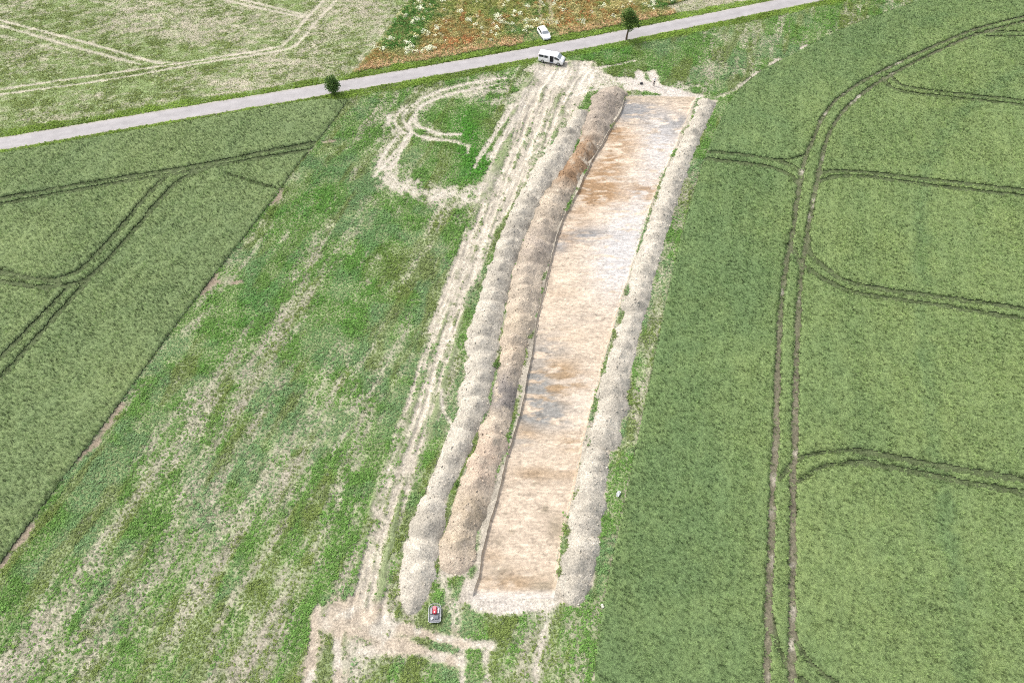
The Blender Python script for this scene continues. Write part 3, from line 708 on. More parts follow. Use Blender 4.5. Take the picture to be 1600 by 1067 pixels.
    scat = scatter('loose_clods', np.stack([hx[ii, jj] + rs.uniform(-.1, .1, k), hy[ii, jj] + rs.uniform(-.1, .1, k), Z[ii, jj] + sz * 0.2], 1), rs.uniform(0, 6.28, (k, 3)), np.repeat(sz[:, None], 3, 1), rs.integers(0, 3, k), cl, NG_clod, M_clod, o)
    scat['kind'] = 'stuff'
    return o
HP = np.array((0.378, 0.346, 0.286))
def col_pale(hx, hy):
    n = fbm(hx, hy, 3.0, 141, 3)[..., None]; n2 = fbm(hx, hy, 0.6, 142, 3)[..., None]
    return HP * (0.84 + 0.32 * n) * (0.86 + 0.28 * n2)
def mixb(c, hx, hy, lst, colr, thr=0.42, seed=0):
    w = np.zeros(hx.shape)
    for px, py, ra, rc_, v in lst:
        bx, by = P(px, py, 0.6)
        a = ((hx - bx) * FD[0] + (hy - by) * FD[1]) / ra; cc_ = ((hx - bx) * FD[1] - (hy - by) * FD[0]) / rc_
        w = w + v * np.exp(-(a * a + cc_ * cc_))
    w = np.clip(w, 0, 1) * sstep(thr - 0.2, thr + 0.15, fbm(hx, hy, 1.0, 150 + seed, 3))
    return c * (1 - w[..., None]) + 0.78 * np.array(colr) * (0.8 + 0.4 * fbm(hx, hy, 0.5, 160 + seed, 3)[..., None]) * w[..., None]
def col_inner(hx, hy):
    n = fbm(hx, hy, 3.0, 143, 3)[..., None]; n2 = fbm(hx, hy, 0.6, 144, 3)[..., None]
    c = np.array((0.365, 0.310, 0.240)) * (0.84 + 0.32 * n) * (0.85 + 0.3 * n2)
    c = mixb(c, hx, hy, [(905, 232, 5, 4, 1.0), (895, 255, 4, 4, 0.9), (880, 275, 3, 4, 0.6)], (0.31, 0.205, 0.125), seed=1)
    c = mixb(c, hx, hy, [(790, 605, 2.6, 4, 1.0), (783, 625, 1.6, 3, 0.9)], (0.24, 0.215, 0.19), seed=2, thr=0.34)
    c = mixb(c, hx, hy, [(950, 155, 7, 5, 0.8), (930, 190, 5, 4, 0.5), (850, 380, 4, 4, 0.5), (830, 400, 6, 3, 0.4)], (0.345, 0.295, 0.245), seed=3, thr=0.3)
    c = mixb(c, hx, hy, [(755, 715, 3, 3, 0.8), (745, 740, 3, 3, 0.6), (765, 690, 2, 3, 0.5), (800, 545, 2, 3, 0.5), (715, 890, 2, 3, 0.5)], (0.48, 0.385, 0.295), seed=4, thr=0.34)
    c = mixb(c, hx, hy, [(738, 800, 2, 3, 0.8), (725, 850, 1.2, 3, 0.7), (812, 545, 2, 2, 0.4), (800, 500, 2, 3, 0.4)], (0.41, 0.335, 0.235), seed=5, thr=0.36)
    return c
h1 = build_heap('outer', 'long pale grey topsoil heap beside the wheel ruts, left of the browner heap', 1.4, col_pale, 201, 2.8, 5200)
h2 = build_heap('outer_near', 'short pale topsoil heap in the foreground, next to the small red and grey machine', 1.15, col_pale, 211, 2.8, 700)
h3 = build_heap('inner', 'long brown and tan subsoil heap directly along the left edge of the trench', 1.5, col_inner, 221, 2.9, 9000)
h4 = build_heap('right', 'long narrow pale heap on the right edge of the trench, beside the wheat', 1.0, col_pale, 231, 2.5, 4500)
h5 = build_heap('right_near', 'short pale heap at the near right corner of the trench, beside the wheat', 1.0, col_pale, 241, 2.5, 1600)

# ------------------------------------------------------------------ plants: small meshes that are scattered
def ribbons(name, n, r, h, spread, width, droop, seed, segs=2, flat=0.0):
    rs = np.random.default_rng(seed)
    V, Fq = [], []
    for k in range(n):
        a = rs.uniform(0, 2 * math.pi); r0 = r * math.sqrt(rs.random()); a0 = rs.uniform(0, 2 * math.pi)
        bx, by = r0 * math.cos(a0), r0 * math.sin(a0)
        hh = h * rs.uniform(0.75, 1.1); sp = spread * rs.uniform(0.5, 1.2); w = width * rs.uniform(0.7, 1.2)
        tx, ty_ = math.cos(a), math.sin(a)
        px, py = -ty_, tx
        base = len(V)
        for s in range(segs + 1):
            t = s / segs
            d = sp * t ** 1.4; z = hh * (t - droop * t ** 3)
            ww = w * (1.0 if s < segs else 0.35) * (0.7 if s == 0 else 1)
            V.append((bx + tx * d - px * ww / 2, by + ty_ * d - py * ww / 2, z)); V.append((bx + tx * d + px * ww / 2, by + ty_ * d + py * ww / 2, z))
        for s in range(segs):
            q = base + 2 * s
            Fq.append((q, q + 1, q + 3, q + 2))
    me = bpy.data.meshes.new(name); me.from_pydata(V, [], Fq); me.update()
    return me
def leaves(name, n, r, h, size, seed, up=0.6):
    """a low leafy weed: short broad leaves at all angles"""
    rs = np.random.default_rng(seed); V, Fq = [], []
    for k in range(n):
        a = rs.uniform(0, 6.283); rr = r * math.sqrt(rs.random()); z = h * rs.uniform(0.25, 1.0) * (1 - 0.5 * (rr / r) ** 2)
        c = np.array((rr * math.cos(a), rr * math.sin(a), z))
        d = np.array((math.cos(a + rs.normal(0, .6)), math.sin(a + rs.normal(0, .6)), rs.uniform(-0.3, up))); d /= np.linalg.norm(d)
        s = np.cross(d, (0, 0, 1)); s /= np.linalg.norm(s) + 1e-6
        s = s + np.array((0, 0, rs.uniform(-.5, .5)))
        L = size * rs.uniform(0.6, 1.3); w = L * rs.uniform(0.28, 0.45)
        b = len(V)
        for q in (c - d * L * 0.5, c + s * w - d * L * 0.05, c + d * L * 0.5, c - s * w - d * L * 0.05): V.append(tuple(q))
        Fq.append((b, b + 1, b + 2, b + 3))
    me = bpy.data.meshes.new(name); me.from_pydata(V, [], Fq); me.update()
    return me
M_wheat = plant_mat('wheat_leaf', 0.25)
M_grass = plant_mat('grass_leaf', 0.3)
def in_view(x, y, mg=8.0):
    return (np.abs(x) < 50 + (y - 13) * 0.47 + mg) & (y > 6) & (y < 158)
def jitter_grid(dens, y0=6.0, y1=160.0, seed=1):
    rs = np.random.default_rng(seed)
    st = 1 / math.sqrt(dens)
    xs = np.arange(-126, 126, st); ys = np.arange(y0, y1, st)
    x, y = np.meshgrid(xs, ys); x = x.ravel(); y = y.ravel()
    x = x + rs.uniform(-.5, .5, x.size) * st; y = y + rs.uniform(-.5, .5, y.size) * st
    k = in_view(x, y)
    return x[k], y[k], rs
def row_grid(d, row, step, seed):
    """points on drilled rows that run along d"""
    rs = np.random.default_rng(seed)
    a = np.arange(-60, 190, step); c = np.arange(-150, 190, row)
    A, Cc = np.meshgrid(a, c); A = A.ravel() + rs.uniform(-.5, .5, A.size) * step; Cc = Cc.ravel() + rs.normal(0, row * 0.2, Cc.size)
    x = d[0] * A + d[1] * Cc; y = d[1] * A - d[0] * Cc
    k = in_view(x, y)
    return x[k], y[k], rs
def randrot(rs, n, tilt=0.15):
    return np.stack([rs.normal(0, tilt, n), rs.normal(0, tilt, n), rs.uniform(0, 6.283, n)], 1)

# ------------------------------------------------------------------ wheat
wv = [ribbons('wheat', 16, 0.13, 0.72, 0.16, 0.030, 0.18, 300 + k) for k in range(4)] + [ribbons('wheat', 14, 0.15, 0.66, 0.24, 0.034, 0.32, 310 + k) for k in range(3)]
for q in wv: q.materials.append(M_wheat)
NG_wheat = scatter_group(wv)
M_under = attr_mat('wheat_stand', fine=((3.0, 0.3), (9.0, 0.3)), bump=1.0, bscale=6.0)
def wheat(mask, groove, d, label, seed, colfn):
    D_in = mask.astype(float)
    x, y, rs = row_grid(d, 0.27, 0.36, seed)
    xj = x + 0.25 * (fbm(x, y, 0.8, seed + 9, 2) - 0.5); yj = y + 0.25 * (fbm(x, y, 0.8, seed + 10, 2) - 0.5)
    gr_ = sample(groove, x, y); low = (rs.random(len(x)) < gr_ * 1.15) | (rs.random(len(x)) < sample(ROW_R, x, y))
    ok = (sample(D_in, xj, yj) > 0.5) & ~(low & (rs.random(len(x)) < 0.72 + 0.14 * sample(MAIN_T, x, y)))
    thin = sstep(0.74, 0.82, fbm(x, y, 0.8, seed + 11, 2)) * sstep(0.55, 0.7, fbm(x, y, 7, seed + 12, 2))
    ok &= rs.random(len(x)) > thin * 0.8
    x, y, low = x[ok], y[ok], low[ok]; n = len(x)
    hgt = (0.92 + 0.25 * (fbm(x, y, 0.6, seed + 1, 2) - 0.5) + 0.2 * (fbm(x, y, 9, seed + 2, 2) - 0.5)) * rs.uniform(0.86, 1.12, n)
    hgt = np.where(low, hgt * rs.uniform(0.15, 0.35, n), hgt)
    wdt = rs.uniform(0.70, 1.10, n)
    rc_ = x * d[1] - y * d[0]; ra_ = x * d[0] + y * d[1]
    drill = fbm(rc_, ra_ / 22, 0.55, seed + 14, 2) + 0.7 * sstep(0.68, 0.8, fbm(rc_, ra_ / 40, 1.3, seed + 15, 1)) * (fbm(rc_, ra_ / 6, 0.4, seed + 16, 2) - 0.7)
    hgt = hgt * (0.80 + 0.40 * drill)
    col = colfn(x, y) * (0.92 + 0.64 * drill)[:, None] * (1 + 1.25 * (rs.random(n) - 0.5))[:, None] * (1 + 0.2 * (fbm(x, y, 0.5, seed + 18, 2) - 0.5))[:, None]
    o = scatter('wheat_crop', np.stack([x, y, np.full(n, 0.0)], 1), randrot(rs, n, 0.09), np.stack([wdt, wdt, hgt], 1), rs.integers(0, len(wv), n), col, NG_wheat, M_wheat)
    tag(o, label, 'wheat', kind='stuff')
    # dense lower stand below the ears
    full = mask & (groove < 0.3) & in_view(GX, GY)
    ii, jj = np.nonzero(full)
    idx = np.full((NY + 1, NX + 1), -1); need = np.zeros((NY + 1, NX + 1), bool)
    for a in (0, 1):
        for b_ in (0, 1): need[ii + a, jj + b_] = True
    vi, vj = np.nonzero(need); idx[vi, vj] = np.arange(len(vi))
    vx = X0 + vj * DX; vy = Y0 + vi * DX
    vz = 0.30 + 0.2 * (fbm(vx, vy, 0.5, seed + 20, 2) - 0.5)
    vz = vz * (1 - 0.95 * np.clip(sample(groove, vx, vy) * 1.3, 0, 1))
    cnt = np.zeros((NY + 1, NX + 1), int)
    for a in (0, 1):
        for b_ in (0, 1): np.add.at(cnt, (ii + a, jj + b_), 1)
    vz = np.where(cnt[vi, vj] < 4, 0.12, vz)
    q = np.stack([idx[ii, jj], idx[ii, jj + 1], idx[ii + 1, jj + 1], idx[ii + 1, jj]], 1)
    me = grid_mesh('lower_stand', np.stack([vx, vy, vz], 1), q, colfn(vx, vy) * 0.98)
    u_ = link_mesh('lower_stand', me, o, M_under); u_['kind'] = 'stuff'
    return o, n
def wc_right(x, y):
    bx = sample(BAND_R, x, y)
    n1 = fbm(x, y, 11, 401, 3); n2 = fbm(x, y, 2.0, 402, 3)
    yel = np.clip(0.55 + 0.7 * (n1 - 0.5) + 0.5 * (n2 - 0.5) - 0.38 * bx - 0.42 * sample(LEFTB, x, y), 0, 1)[:, None]
    return np.array((0.128, 0.190, 0.078)) * (1 - yel) + np.array((0.195, 0.252, 0.095)) * yel
def wc_left(x, y):
    n1 = fbm(x, y, 12, 411, 3); n2 = fbm(x, y, 2.0, 412, 3)
    yel = np.clip(0.5 + 0.7 * (n1 - 0.5) + 0.5 * (n2 - 0.5), 0, 1)[:, None]
    return np.array((0.145, 0.200, 0.090)) * (1 - yel) + np.array((0.198, 0.250, 0.105)) * yel
BAND_R = line_mask([[(1640, 80), (1560, 130), (1480, 205), (1445, 280), (1440, 430), (1455, 650), (1485, 850), (1500, 1000), (1505, 1100)]], 0.9, 0.9, 0.5, 2.5)
_e = dist_raster([smooth_line(rw_edge, 2.0)], 22.0)
LEFTB = 1 - sstep(4.0, 19.0, _e + 9 * (fbm(GX, GY, 6, 421, 3) - 0.5))
wheat_r, n_r = wheat(M_rw, G_r, FR, 'green wheat field with tramlines along the right side of the trench', 431, wc_right)
wheat_l, n_l = wheat(M_lw, G_l, FL, 'green wheat field with tramlines between the road and the grassy strip, at left', 441, wc_left)

# ------------------------------------------------------------------ grass and weeds of the strip, the verges and the pale field
gv = [ribbons('grass', 12, 0.12, 0.17, 0.11, 0.030, 0.25, 500 + k) for k in range(3)] + [leaves('weed', 14, 0.17, 0.14, 0.13, 510 + k) for k in range(4)]
for q in gv: q.materials.append(M_grass)
NG_grass = scatter_group(gv)
C_G = np.array((0.165, 0.305, 0.072)); C_B = np.array((0.205, 0.325, 0.14)); C_Y = np.array((0.24, 0.265, 0.07)); C_S = np.array((0.43, 0.43, 0.29)); C_O = np.array((0.20, 0.225, 0.08)); C_V = np.array((0.22, 0.33, 0.055))
x, y, rs = jitter_grid(21, seed=5)
cv = sample(cover, x, y)
vg = sample(verge, x, y); ulm = sample((M_ul | M_ur).astype(float), x, y); mdm = sample(M_mead.astype(float), x, y)
dens = np.clip(cv, 0, 1) ** 1.15 * np.where(ulm > 0.5, 0.85, 0.97)
dens = np.where((mdm > 0.5) & (vg < 0.5), dens * 0.6, dens)
bare = np.maximum.reduce([TRK, 0.75 * band, (bank | heap_floor).astype(float), road_m, M_lw.astype(float), M_rw.astype(float), ul_trk * M_ul, EDGE])
base = np.where((mdm > 0.5) & (vg < 0.5), 0, 0.68 * np.clip(1 - 1.6 * sample(bare, x, y), 0, 1))
ok = rs.random(len(x)) < np.maximum(dens, base)
x, y, cv, vg, ulm, mdm = x[ok], y[ok], cv[ok], vg[ok], ulm[ok], mdm[ok]; n = len(x)
k1 = fbm(x, y, 6, 521, 3); k2 = fbm(x * FL[1] - y * FL[0], (x * FL[0] + y * FL[1]) / 4, 2.2, 522, 3); k3 = rs.random(n)
wb = sstep(0.50, 0.66, k1)[:, None]; wy = sstep(0.50, 0.64, k2)[:, None]
col = C_G * (1 - wb) + C_B * wb
col = col * (1 - 0.65 * wy) + (C_O * 0.5 + C_Y * 0.5) * 0.65 * wy
ub = (ulm > 0.5)[:, None]
col = np.where(ub, np.array((0.23, 0.285, 0.085)) * (0.8 + 0.4 * k1[:, None]), col)
vgb = np.clip(vg, 0, 1)[:, None]
col = col * (1 - vgb) + (C_V * (0.6 + 0.8 * k1[:, None])) * vgb
viv = np.clip(blobs([(738, 228, 4, 3.2, 1.0), (748, 265, 5, 3.6, 1.0), (716, 185, 4, 3, .9), (728, 205, 3, 3, .8), (470, 330, 10, 4, .6), (560, 440, 14, 4, .4), (960, 88, 4, 7, .6), (400, 470, 12, 2.5, .5)], x, y), 0, 1)[:, None]
col = col * (1 - viv) + np.array((0.105, 0.30, 0.04)) * viv
straw = rs.random(n) < np.clip(0.95 - cv * 1.0, 0.03, 0.8) * (1 - vg * 0.95)
col = np.where(straw[:, None], np.where((rs.random(n) < 0.45)[:, None], np.array((0.36, 0.41, 0.25)), C_S) * rs.uniform(0.75, 1.15, n)[:, None], col)
col = col * (1 + 0.5 * (rs.random(n) - 0.5))[:, None]
lush = 0.75 + 0.5 * np.clip(cv, 0, 1) * sstep(0.35, 0.7, fbm(x, y, 2.5, 523, 2)) + 0.25 * vg
sc_ = lush * rs.uniform(0.75, 1.35, n); sc_ = np.where(ulm > 0.5, sc_ * 0.8, sc_)
kd = np.where(straw, rs.integers(0, 3, n), np.where(rs.random(n) < 0.35, rs.integers(0, 3, n), rs.integers(3, 7, n)))
grass = scatter('grass', np.stack([x, y, np.zeros(n)], 1), randrot(rs, n, 0.18), np.stack([sc_, sc_, sc_ * rs.uniform(0.8, 1.4, n)], 1), kd, col, NG_grass, M_grass)
tag(grass, 'short green grass and weeds on the strip, verges and pale field', 'grass', kind='stuff')
n_g = n

# ------------------------------------------------------------------ meadow of tall weeds beyond the road
mv = [ribbons('meadow', 16, 0.25, 0.62, 0.22, 0.045, 0.15, 540 + k) for k in range(3)] + [leaves('meadow_weed', 20, 0.36, 0.5, 0.2, 550 + k) for k in range(3)] + [leaves('meadow_flower', 26, 0.42, 0.75, 0.20, 560 + k, 0.15) for k in range(2)]
for q in mv: q.materials.append(M_grass)
NG_mead = scatter_group(mv)
x, y, rs = jitter_grid(9, 90, 160, seed=8)
vg = sample(verge, x, y); tkm = sample(md_trk, x, y)
nearcar = np.zeros(len(x))
for px, py, r in ((848, 57, 3.4), (836, 62, 2.5), (858, 65, 2.5)):
    cx_, cy_ = P(px, py); nearcar = np.maximum(nearcar, (np.hypot((x - cx_), (y - cy_)) < r))
ok = (sample(M_mead.astype(float), x, y) > 0.6) & (vg < 0.5) & (rs.random(len(x)) > tkm * 0.95) & (nearcar < 0.5) & (rs.random(len(x)) < 0.92)
x, y = x[ok], y[ok]; n = len(x)
m1 = fbm(x, y * 0.7, 5, 571, 3); m2 = fbm(x, y * 0.7, 3, 572, 3); m3 = fbm(x, y, 2.2, 573, 3); m4 = fbm(x, y, 1.7, 574, 2)
ctr = blobs([(700, 60, 5, 9, 0.18), (830, 90, 4, 12, 0.2), (760, 78, 4, 10, 0.2), (920, 40, 5, 10, 0.12), (680, 85, 2, 10, 0.2), (1000, 40, 2, 8, 0.2), (905, 22, 5, 6, 0.2)], x, y)
grn = blobs([(650, 15, 12, 6, 0.45), (630, 45, 10, 4, 0.35), (815, 50, 6, 4, 0.25), (780, 52, 3, 8, 0.15), (1035, 4, 6, 4, 0.5), (640, 70, 4, 6, 0.2)], x, y)
col = np.empty((n, 3)); col[:] = (0.245, 0.26, 0.075)
def blend(w, c):
    global col
    w = np.clip(w, 0, 1)[:, None]; col = col * (1 - w) + np.array(c) * w
blend(sstep(0.46, 0.6, m2), (0.135, 0.20, 0.05))
blend(0.75 * sstep(0.46, 0.66, m1 + ctr - grn * 0.6), (0.36, 0.22, 0.09))
blend(0.75 * sstep(0.56, 0.72, m4 + ctr * 0.4 - grn), (0.40, 0.185, 0.08))
blend(sstep(0.55, 0.66, m3), (0.40, 0.35, 0.16))
blend(sstep(0.2, 0.4, grn), (0.085, 0.185, 0.04))
edge_d = sample(D_road, x, y)
blend((1 - sstep(4.6, 7.5, edge_d)) * sstep(0.3, 0.5, m1 + 0.1), (0.47, 0.33, 0.19))
wh = sstep(0.60, 0.74, fbm(x, y, 1.5, 576, 3)) * (edge_d > 6.5)
white = rs.random(n) < wh * 0.6
kd = rs.integers(0, 6, n); kd = np.where(white, rs.integers(6, 8, n), kd)
col = np.where(white[:, None], np.array((0.55, 0.56, 0.42)), col)
col = np.where((rs.random(n) < 0.25)[:, None], np.array((0.30, 0.29, 0.12)), col) * (1 + 0.5 * (rs.random(n) - 0.5))[:, None]
col = col * 1.4
sc_ = rs.uniform(0.7, 1.4, n) * (0.6 + 0.6 * fbm(x, y, 3, 577, 2))
meadow = scatter('meadow_weeds', np.stack([x, y, np.zeros(n)], 1), randrot(rs, n, 0.15), np.stack([sc_, sc_, sc_], 1), kd, col, NG_mead, M_grass)
tag(meadow, 'tall rust, yellow and white flowering weeds on the meadow beyond the road', 'weeds', kind='stuff')
# taller weeds: along the heaps, the field corner
print('plants', n_r, n_l, n_g, n)

# ------------------------------------------------------------------ materials of the things
M_white = simple('white_paint', (0.85, 0.85, 0.85), 0.3, 0, 0.5, 0.02, 3, 0.4)
M_glass = simple('dark_glass', (0.035, 0.04, 0.045), 0.08, 0, 0.6, 0.05)
M_screen = simple('windscreen_glass', (0.22, 0.24, 0.25), 0.08, 0, 0.7, 0.1)
M_rubber = simple('rubber', (0.025, 0.025, 0.026), 0.9)
M_rim = simple('wheel_rim', (0.42, 0.42, 0.43), 0.35, 0.6)
M_plastic = simple('black_plastic', (0.035, 0.035, 0.038), 0.6)
M_lamp = simple('lamp_glass', (0.6, 0.6, 0.6), 0.1, 0, 0.6)
M_red_lamp = simple('tail_lamp', (0.35, 0.02, 0.02), 0.2, 0, 0.6)
M_lining = simple('cabin_lining', (0.04, 0.04, 0.045), 0.9)
M_plate = simple('plate_white', (0.7, 0.7, 0.68), 0.5)
M_grey = simple('machine_grey', (0.17, 0.175, 0.19), 0.5, 0.1)
M_tube = simple('galvanised_tube', (0.36, 0.37, 0.38), 0.45, 0.5)
M_red = simple('red_paint', (0.50, 0.03, 0.05), 0.4, 0, 0.5, 0.12, 4)
M_pink = simple('faded_red_paint', (0.62, 0.17, 0.18), 0.5)
M_skin = simple('skin', (0.45, 0.28, 0.2), 0.6)
M_hair = simple('dark_hair', (0.03, 0.022, 0.018), 0.7)
M_shirt = simple('white_shirt', (0.75, 0.75, 0.74), 0.8)
M_trous = simple('dark_trousers', (0.03, 0.03, 0.035), 0.85)
M_bark = simple('bark', (0.12, 0.09, 0.065), 0.95, 0, 0.1, 0.4, 9)
M_sheet = simple('pale_sheet', (0.46, 0.48, 0.46), 0.6, 0, 0.3, 0.15, 5)

def empty(name, loc, rz=0.0):
    o = bpy.data.objects.new(name, None); COL.objects.link(o)
    o.empty_display_size = 0.5
    o.location = loc; o.rotation_euler = (0, 0, rz)
    return o
def part(name, V, Fc, m, parent, smooth=False):
    me = bpy.data.meshes.new(name); me.from_pydata([tuple(v) for v in V], [], Fc); me.update()
    if smooth:
        for p in me.polygons: p.use_smooth = True
    return link_mesh(name, me, parent, m)
def box(name, c, d, m, parent, bev=0.02, rot=None):
    bm = bmesh.new(); bmesh.ops.create_cube(bm, size=1.0)
    for v in bm.verts: v.co = Vector((v.co.x * d[0], v.co.y * d[1], v.co.z * d[2]))
    if bev: bmesh.ops.bevel(bm, geom=list(bm.edges), offset=min(bev, min(d) * 0.45), segments=2, affect='EDGES', profile=0.5)
    M = Matrix.Translation(c) @ (Matrix.Rotation(rot[0], 4, rot[1]) if rot else Matrix())
    bm.transform(M)
    return link_mesh(name, bm_mesh(name, bm, m), parent)
def tube(name, pts, r, m, parent, closed=False, seg=8):
    V, Fc = [], []
    p = [Vector(q) for q in pts]; n = len(p)
    for i in range(n):
        t = (p[(i + 1) % n] - p[i - 1]) if (closed or 0 < i < n - 1) else (p[1] - p[0] if i == 0 else p[-1] - p[-2])
        t.normalize(); a = t.orthogonal() if abs(t.z) > 0.9 else t.cross(Vector((0, 0, 1))); a.normalize(); b = t.cross(a)
        rr = r[i] if isinstance(r, (list, tuple)) else r
        for k in range(seg):
            w = 2 * math.pi * k / seg
            V.append(p[i] + (a * math.cos(w) + b * math.sin(w)) * rr)
    for i in range(n if closed else n - 1):
        for k in range(seg):
            j = (i + 1) % n
            Fc.append((i * seg + k, i * seg + (k + 1) % seg, j * seg + (k + 1) % seg, j * seg + k))
    if not closed: Fc += [tuple(range(seg))[::-1], tuple((n - 1) * seg + k for k in range(seg))]
    return part(name, V, Fc, m, parent, True)
def wheel(parent, x, yc, r, w):
    """tyre with a dished rim; axle along y"""
    def lathe(name, prof, m, par):
        V, Fc = [], []; S = 20; n = len(prof)
        for k in range(S):
            a = 2 * math.pi * k / S
            for (rr, yy) in prof: V.append((x + rr * math.cos(a), yc + yy, r + rr * math.sin(a)))
        for k in range(S):
            for i in range(n - 1): Fc.append((k * n + i, k * n + i + 1, ((k + 1) % S) * n + i + 1, ((k + 1) % S) * n + i))
        return part(name, V, Fc, m, par, True)
    s = 1 if yc > 0 else -1
    t = lathe('wheel', [(0.6 * r, -w / 2), (0.93 * r, -w / 2), (r, -w / 2 + 0.03), (r, w / 2 - 0.03), (0.93 * r, w / 2), (0.6 * r, w / 2), (0.6 * r, -w / 2)], M_rubber, parent)
    lathe('rim', [(0.63 * r, s * (w / 2 - 0.005)), (0.55 * r, s * (w / 2 - 0.04)), (0.2 * r, s * (w / 2 - 0.02)), (0.005, s * (w / 2 - 0.01))], M_rim, t)
class Loft:
    def __init__(self, st):            # st: [(x, [(half width, z) from sill to roof centre])]
        self.st = st; self.k = len(st[0][1])
    def pt(self, u, v, side):
        i = min(int(u), len(self.st) - 2); f = u - i; j = min(int(v), self.k - 2); g = v - j
        def q(a, b): return Vector((self.st[a][0], side * self.st[a][1][b][0], self.st[a][1][b][1]))
        return (q(i, j) * (1 - g) + q(i, j + 1) * g) * (1 - f) + (q(i + 1, j) * (1 - g) + q(i + 1, j + 1) * g) * f
    def body(self, name, m, parent, skip=()):
        V, Fc = [], []; k = self.k; full = 2 * k - 1
        for x, s in self.st:
            for w, z in s: V.append((x, -w, z))
            for w, z in s[-2::-1]: V.append((x, w, z))
        for i in range(len(self.st) - 1):
            for j in range(full - 1):
                if (i, j) in skip: continue
                Fc.append((i * full + j, i * full + j + 1, (i + 1) * full + j + 1, (i + 1) * full + j))
            Fc.append((i * full + full - 1, i * full, (i + 1) * full, (i + 1) * full + full - 1))
        Fc.append(tuple(range(full))[::-1]); Fc.append(tuple((len(self.st) - 1) * full + j for j in range(full)))
        bm = bmesh.new(); me = bpy.data.meshes.new('t'); me.from_pydata(V, [], Fc); bm.from_mesh(me)
        bmesh.ops.recalc_face_normals(bm, faces=bm.faces)
        return link_mesh(name, bm_mesh(name, bm, m), parent)
    def patch(self, name, u0, u1, v0, v1, side, m, parent, off=0.014, n=6, shift=(0, 0, 0)):
        V, Fc = [], []
        for a in range(n + 1):
            for b in range(n + 1):
                u = u0 + (u1 - u0) * a / n; v = v0 + (v1 - v0) * b / n; e = 1e-3
                p = self.pt(u, v, side); du = self.pt(min(u + e, len(self.st) - 1.0001), v, side) - self.pt(u - e if u > e else 0, v, side); dv = self.pt(u, min(v + e, self.k - 1.0001), side) - self.pt(u, v - e if v > e else 0, side)
                nn = du.cross(dv); nn.normalize()
                if nn.y * side < 0 and abs(nn.y) > 0.05 or (abs(nn.y) <= 0.05 and nn.z < 0): nn = -nn
                V.append(p + nn * off + Vector(shift))
        for a in range(n):
            for b in range(n):
                q = a * (n + 1) + b; Fc.append((q, q + 1, q + n + 2, q + n + 1))
        return part(name, V, Fc, m, parent, True)

# ------------------------------------------------------------------ white van, sliding door open
van = empty('van', (7.7, 122.75, 0.0), math.radians(-18.5))
tag(van, 'white passenger van with its side sliding door open, parked on the grass beside the road', 'van')
def vsec(zr, belt=1.12, w=1.0, ins=1.0):
    zb = min(belt, zr - 0.16)
    return [(0.93 * w, 0.30), (0.975 * w, 0.62), (0.97 * w, zb), (0.86 * w * ins, max(zb + 0.05, zr - 0.20)), (0.74 * w * ins, max(zb + 0.10, zr - 0.05)), (0.0, zr)]
VL = Loft([(-2.52, vsec(1.70, 1.10, 0.93)), (-2.42, vsec(1.82, 1.10, 0.985)), (-1.75, vsec(1.86, 1.10)), (-0.95, vsec(1.87, 1.10)), (-0.15, vsec(1.87, 1.10)), (0.62, vsec(1.86, 1.10)), (0.72, vsec(1.86, 1.10)), (1.22, vsec(1.79, 1.10)), (1.92, vsec(1.27, 1.06, 0.99, 0.96)), (2.32, vsec(1.10, 0.92, 0.95)), (2.50, vsec(0.88, 0.70, 0.84))])
VL.body('body', M_white, van, skip={(4, 1), (4, 2), (4, 0)})
box('cabin_lining', (0.2, 0.12, 1.05), (1.5, 1.45, 1.3), M_lining, van, 0)
sd = VL.patch('sliding_door', 2.55, 3.55, 0.35, 3.55, -1, M_white, van, 0.07)
VL.patch('window', 2.62, 3.48, 2.15, 2.9, -1, M_glass, sd, 0.085)
VL.patch('side_window', 1.15, 2.45, 2.15, 2.9, -1, M_glass, van)
VL.patch('side_window', 6.05, 7.75, 2.12, 2.88, -1, M_glass, van)
for u0, u1 in ((1.15, 2.6), (2.8, 4.9), (6.05, 7.75)): VL.patch('side_window', u0, u1, 2.15, 2.9, 1, M_glass, van)
for sd_ in (-1, 1): VL.patch('windscreen', 7.12, 7.92, 3.9, 4.9999, sd_, M_screen, van, 0.014)
box('rear_window', (-2.53, 0, 1.45), (0.03, 1.35, 0.5), M_glass, van, 0.01)
box('front_bumper', (2.46, 0, 0.42), (0.2, 1.66, 0.26), M_plastic, van, 0.06)
box('rear_bumper', (-2.5, 0, 0.42), (0.16, 1.78, 0.2), M_plastic, van, 0.05)
box('grille', (2.50, 0, 0.74), (0.06, 0.9, 0.1), M_plastic, van, 0.02)
box('number_plate', (2.575, 0, 0.44), (0.012, 0.52, 0.11), M_plate, van, 0.003)
for s_ in (-1, 1):
    box('headlight', (2.38, s_ * 0.72, 0.86), (0.26, 0.28, 0.15), M_lamp, van, 0.05)
    box('tail_light', (-2.50, s_ * 0.84, 1.2), (0.06, 0.12, 0.55), M_red_lamp, van, 0.02)
    mi = box('mirror', (1.55, s_ * 1.08, 1.2), (0.12, 0.2, 0.28), M_plastic, van, 0.04)
    for x_ in (-1.6, 1.58): wheel(van, x_, s_ * 0.875, 0.34, 0.23)
box('roof_rail', (-0.6, 0.66, 1.88), (2.6, 0.04, 0.04), M_plastic, van, 0.01)
box('seat', (-0.35, 0.1, 0.85), (0.5, 1.2, 0.9), M_plastic, van, 0.08)

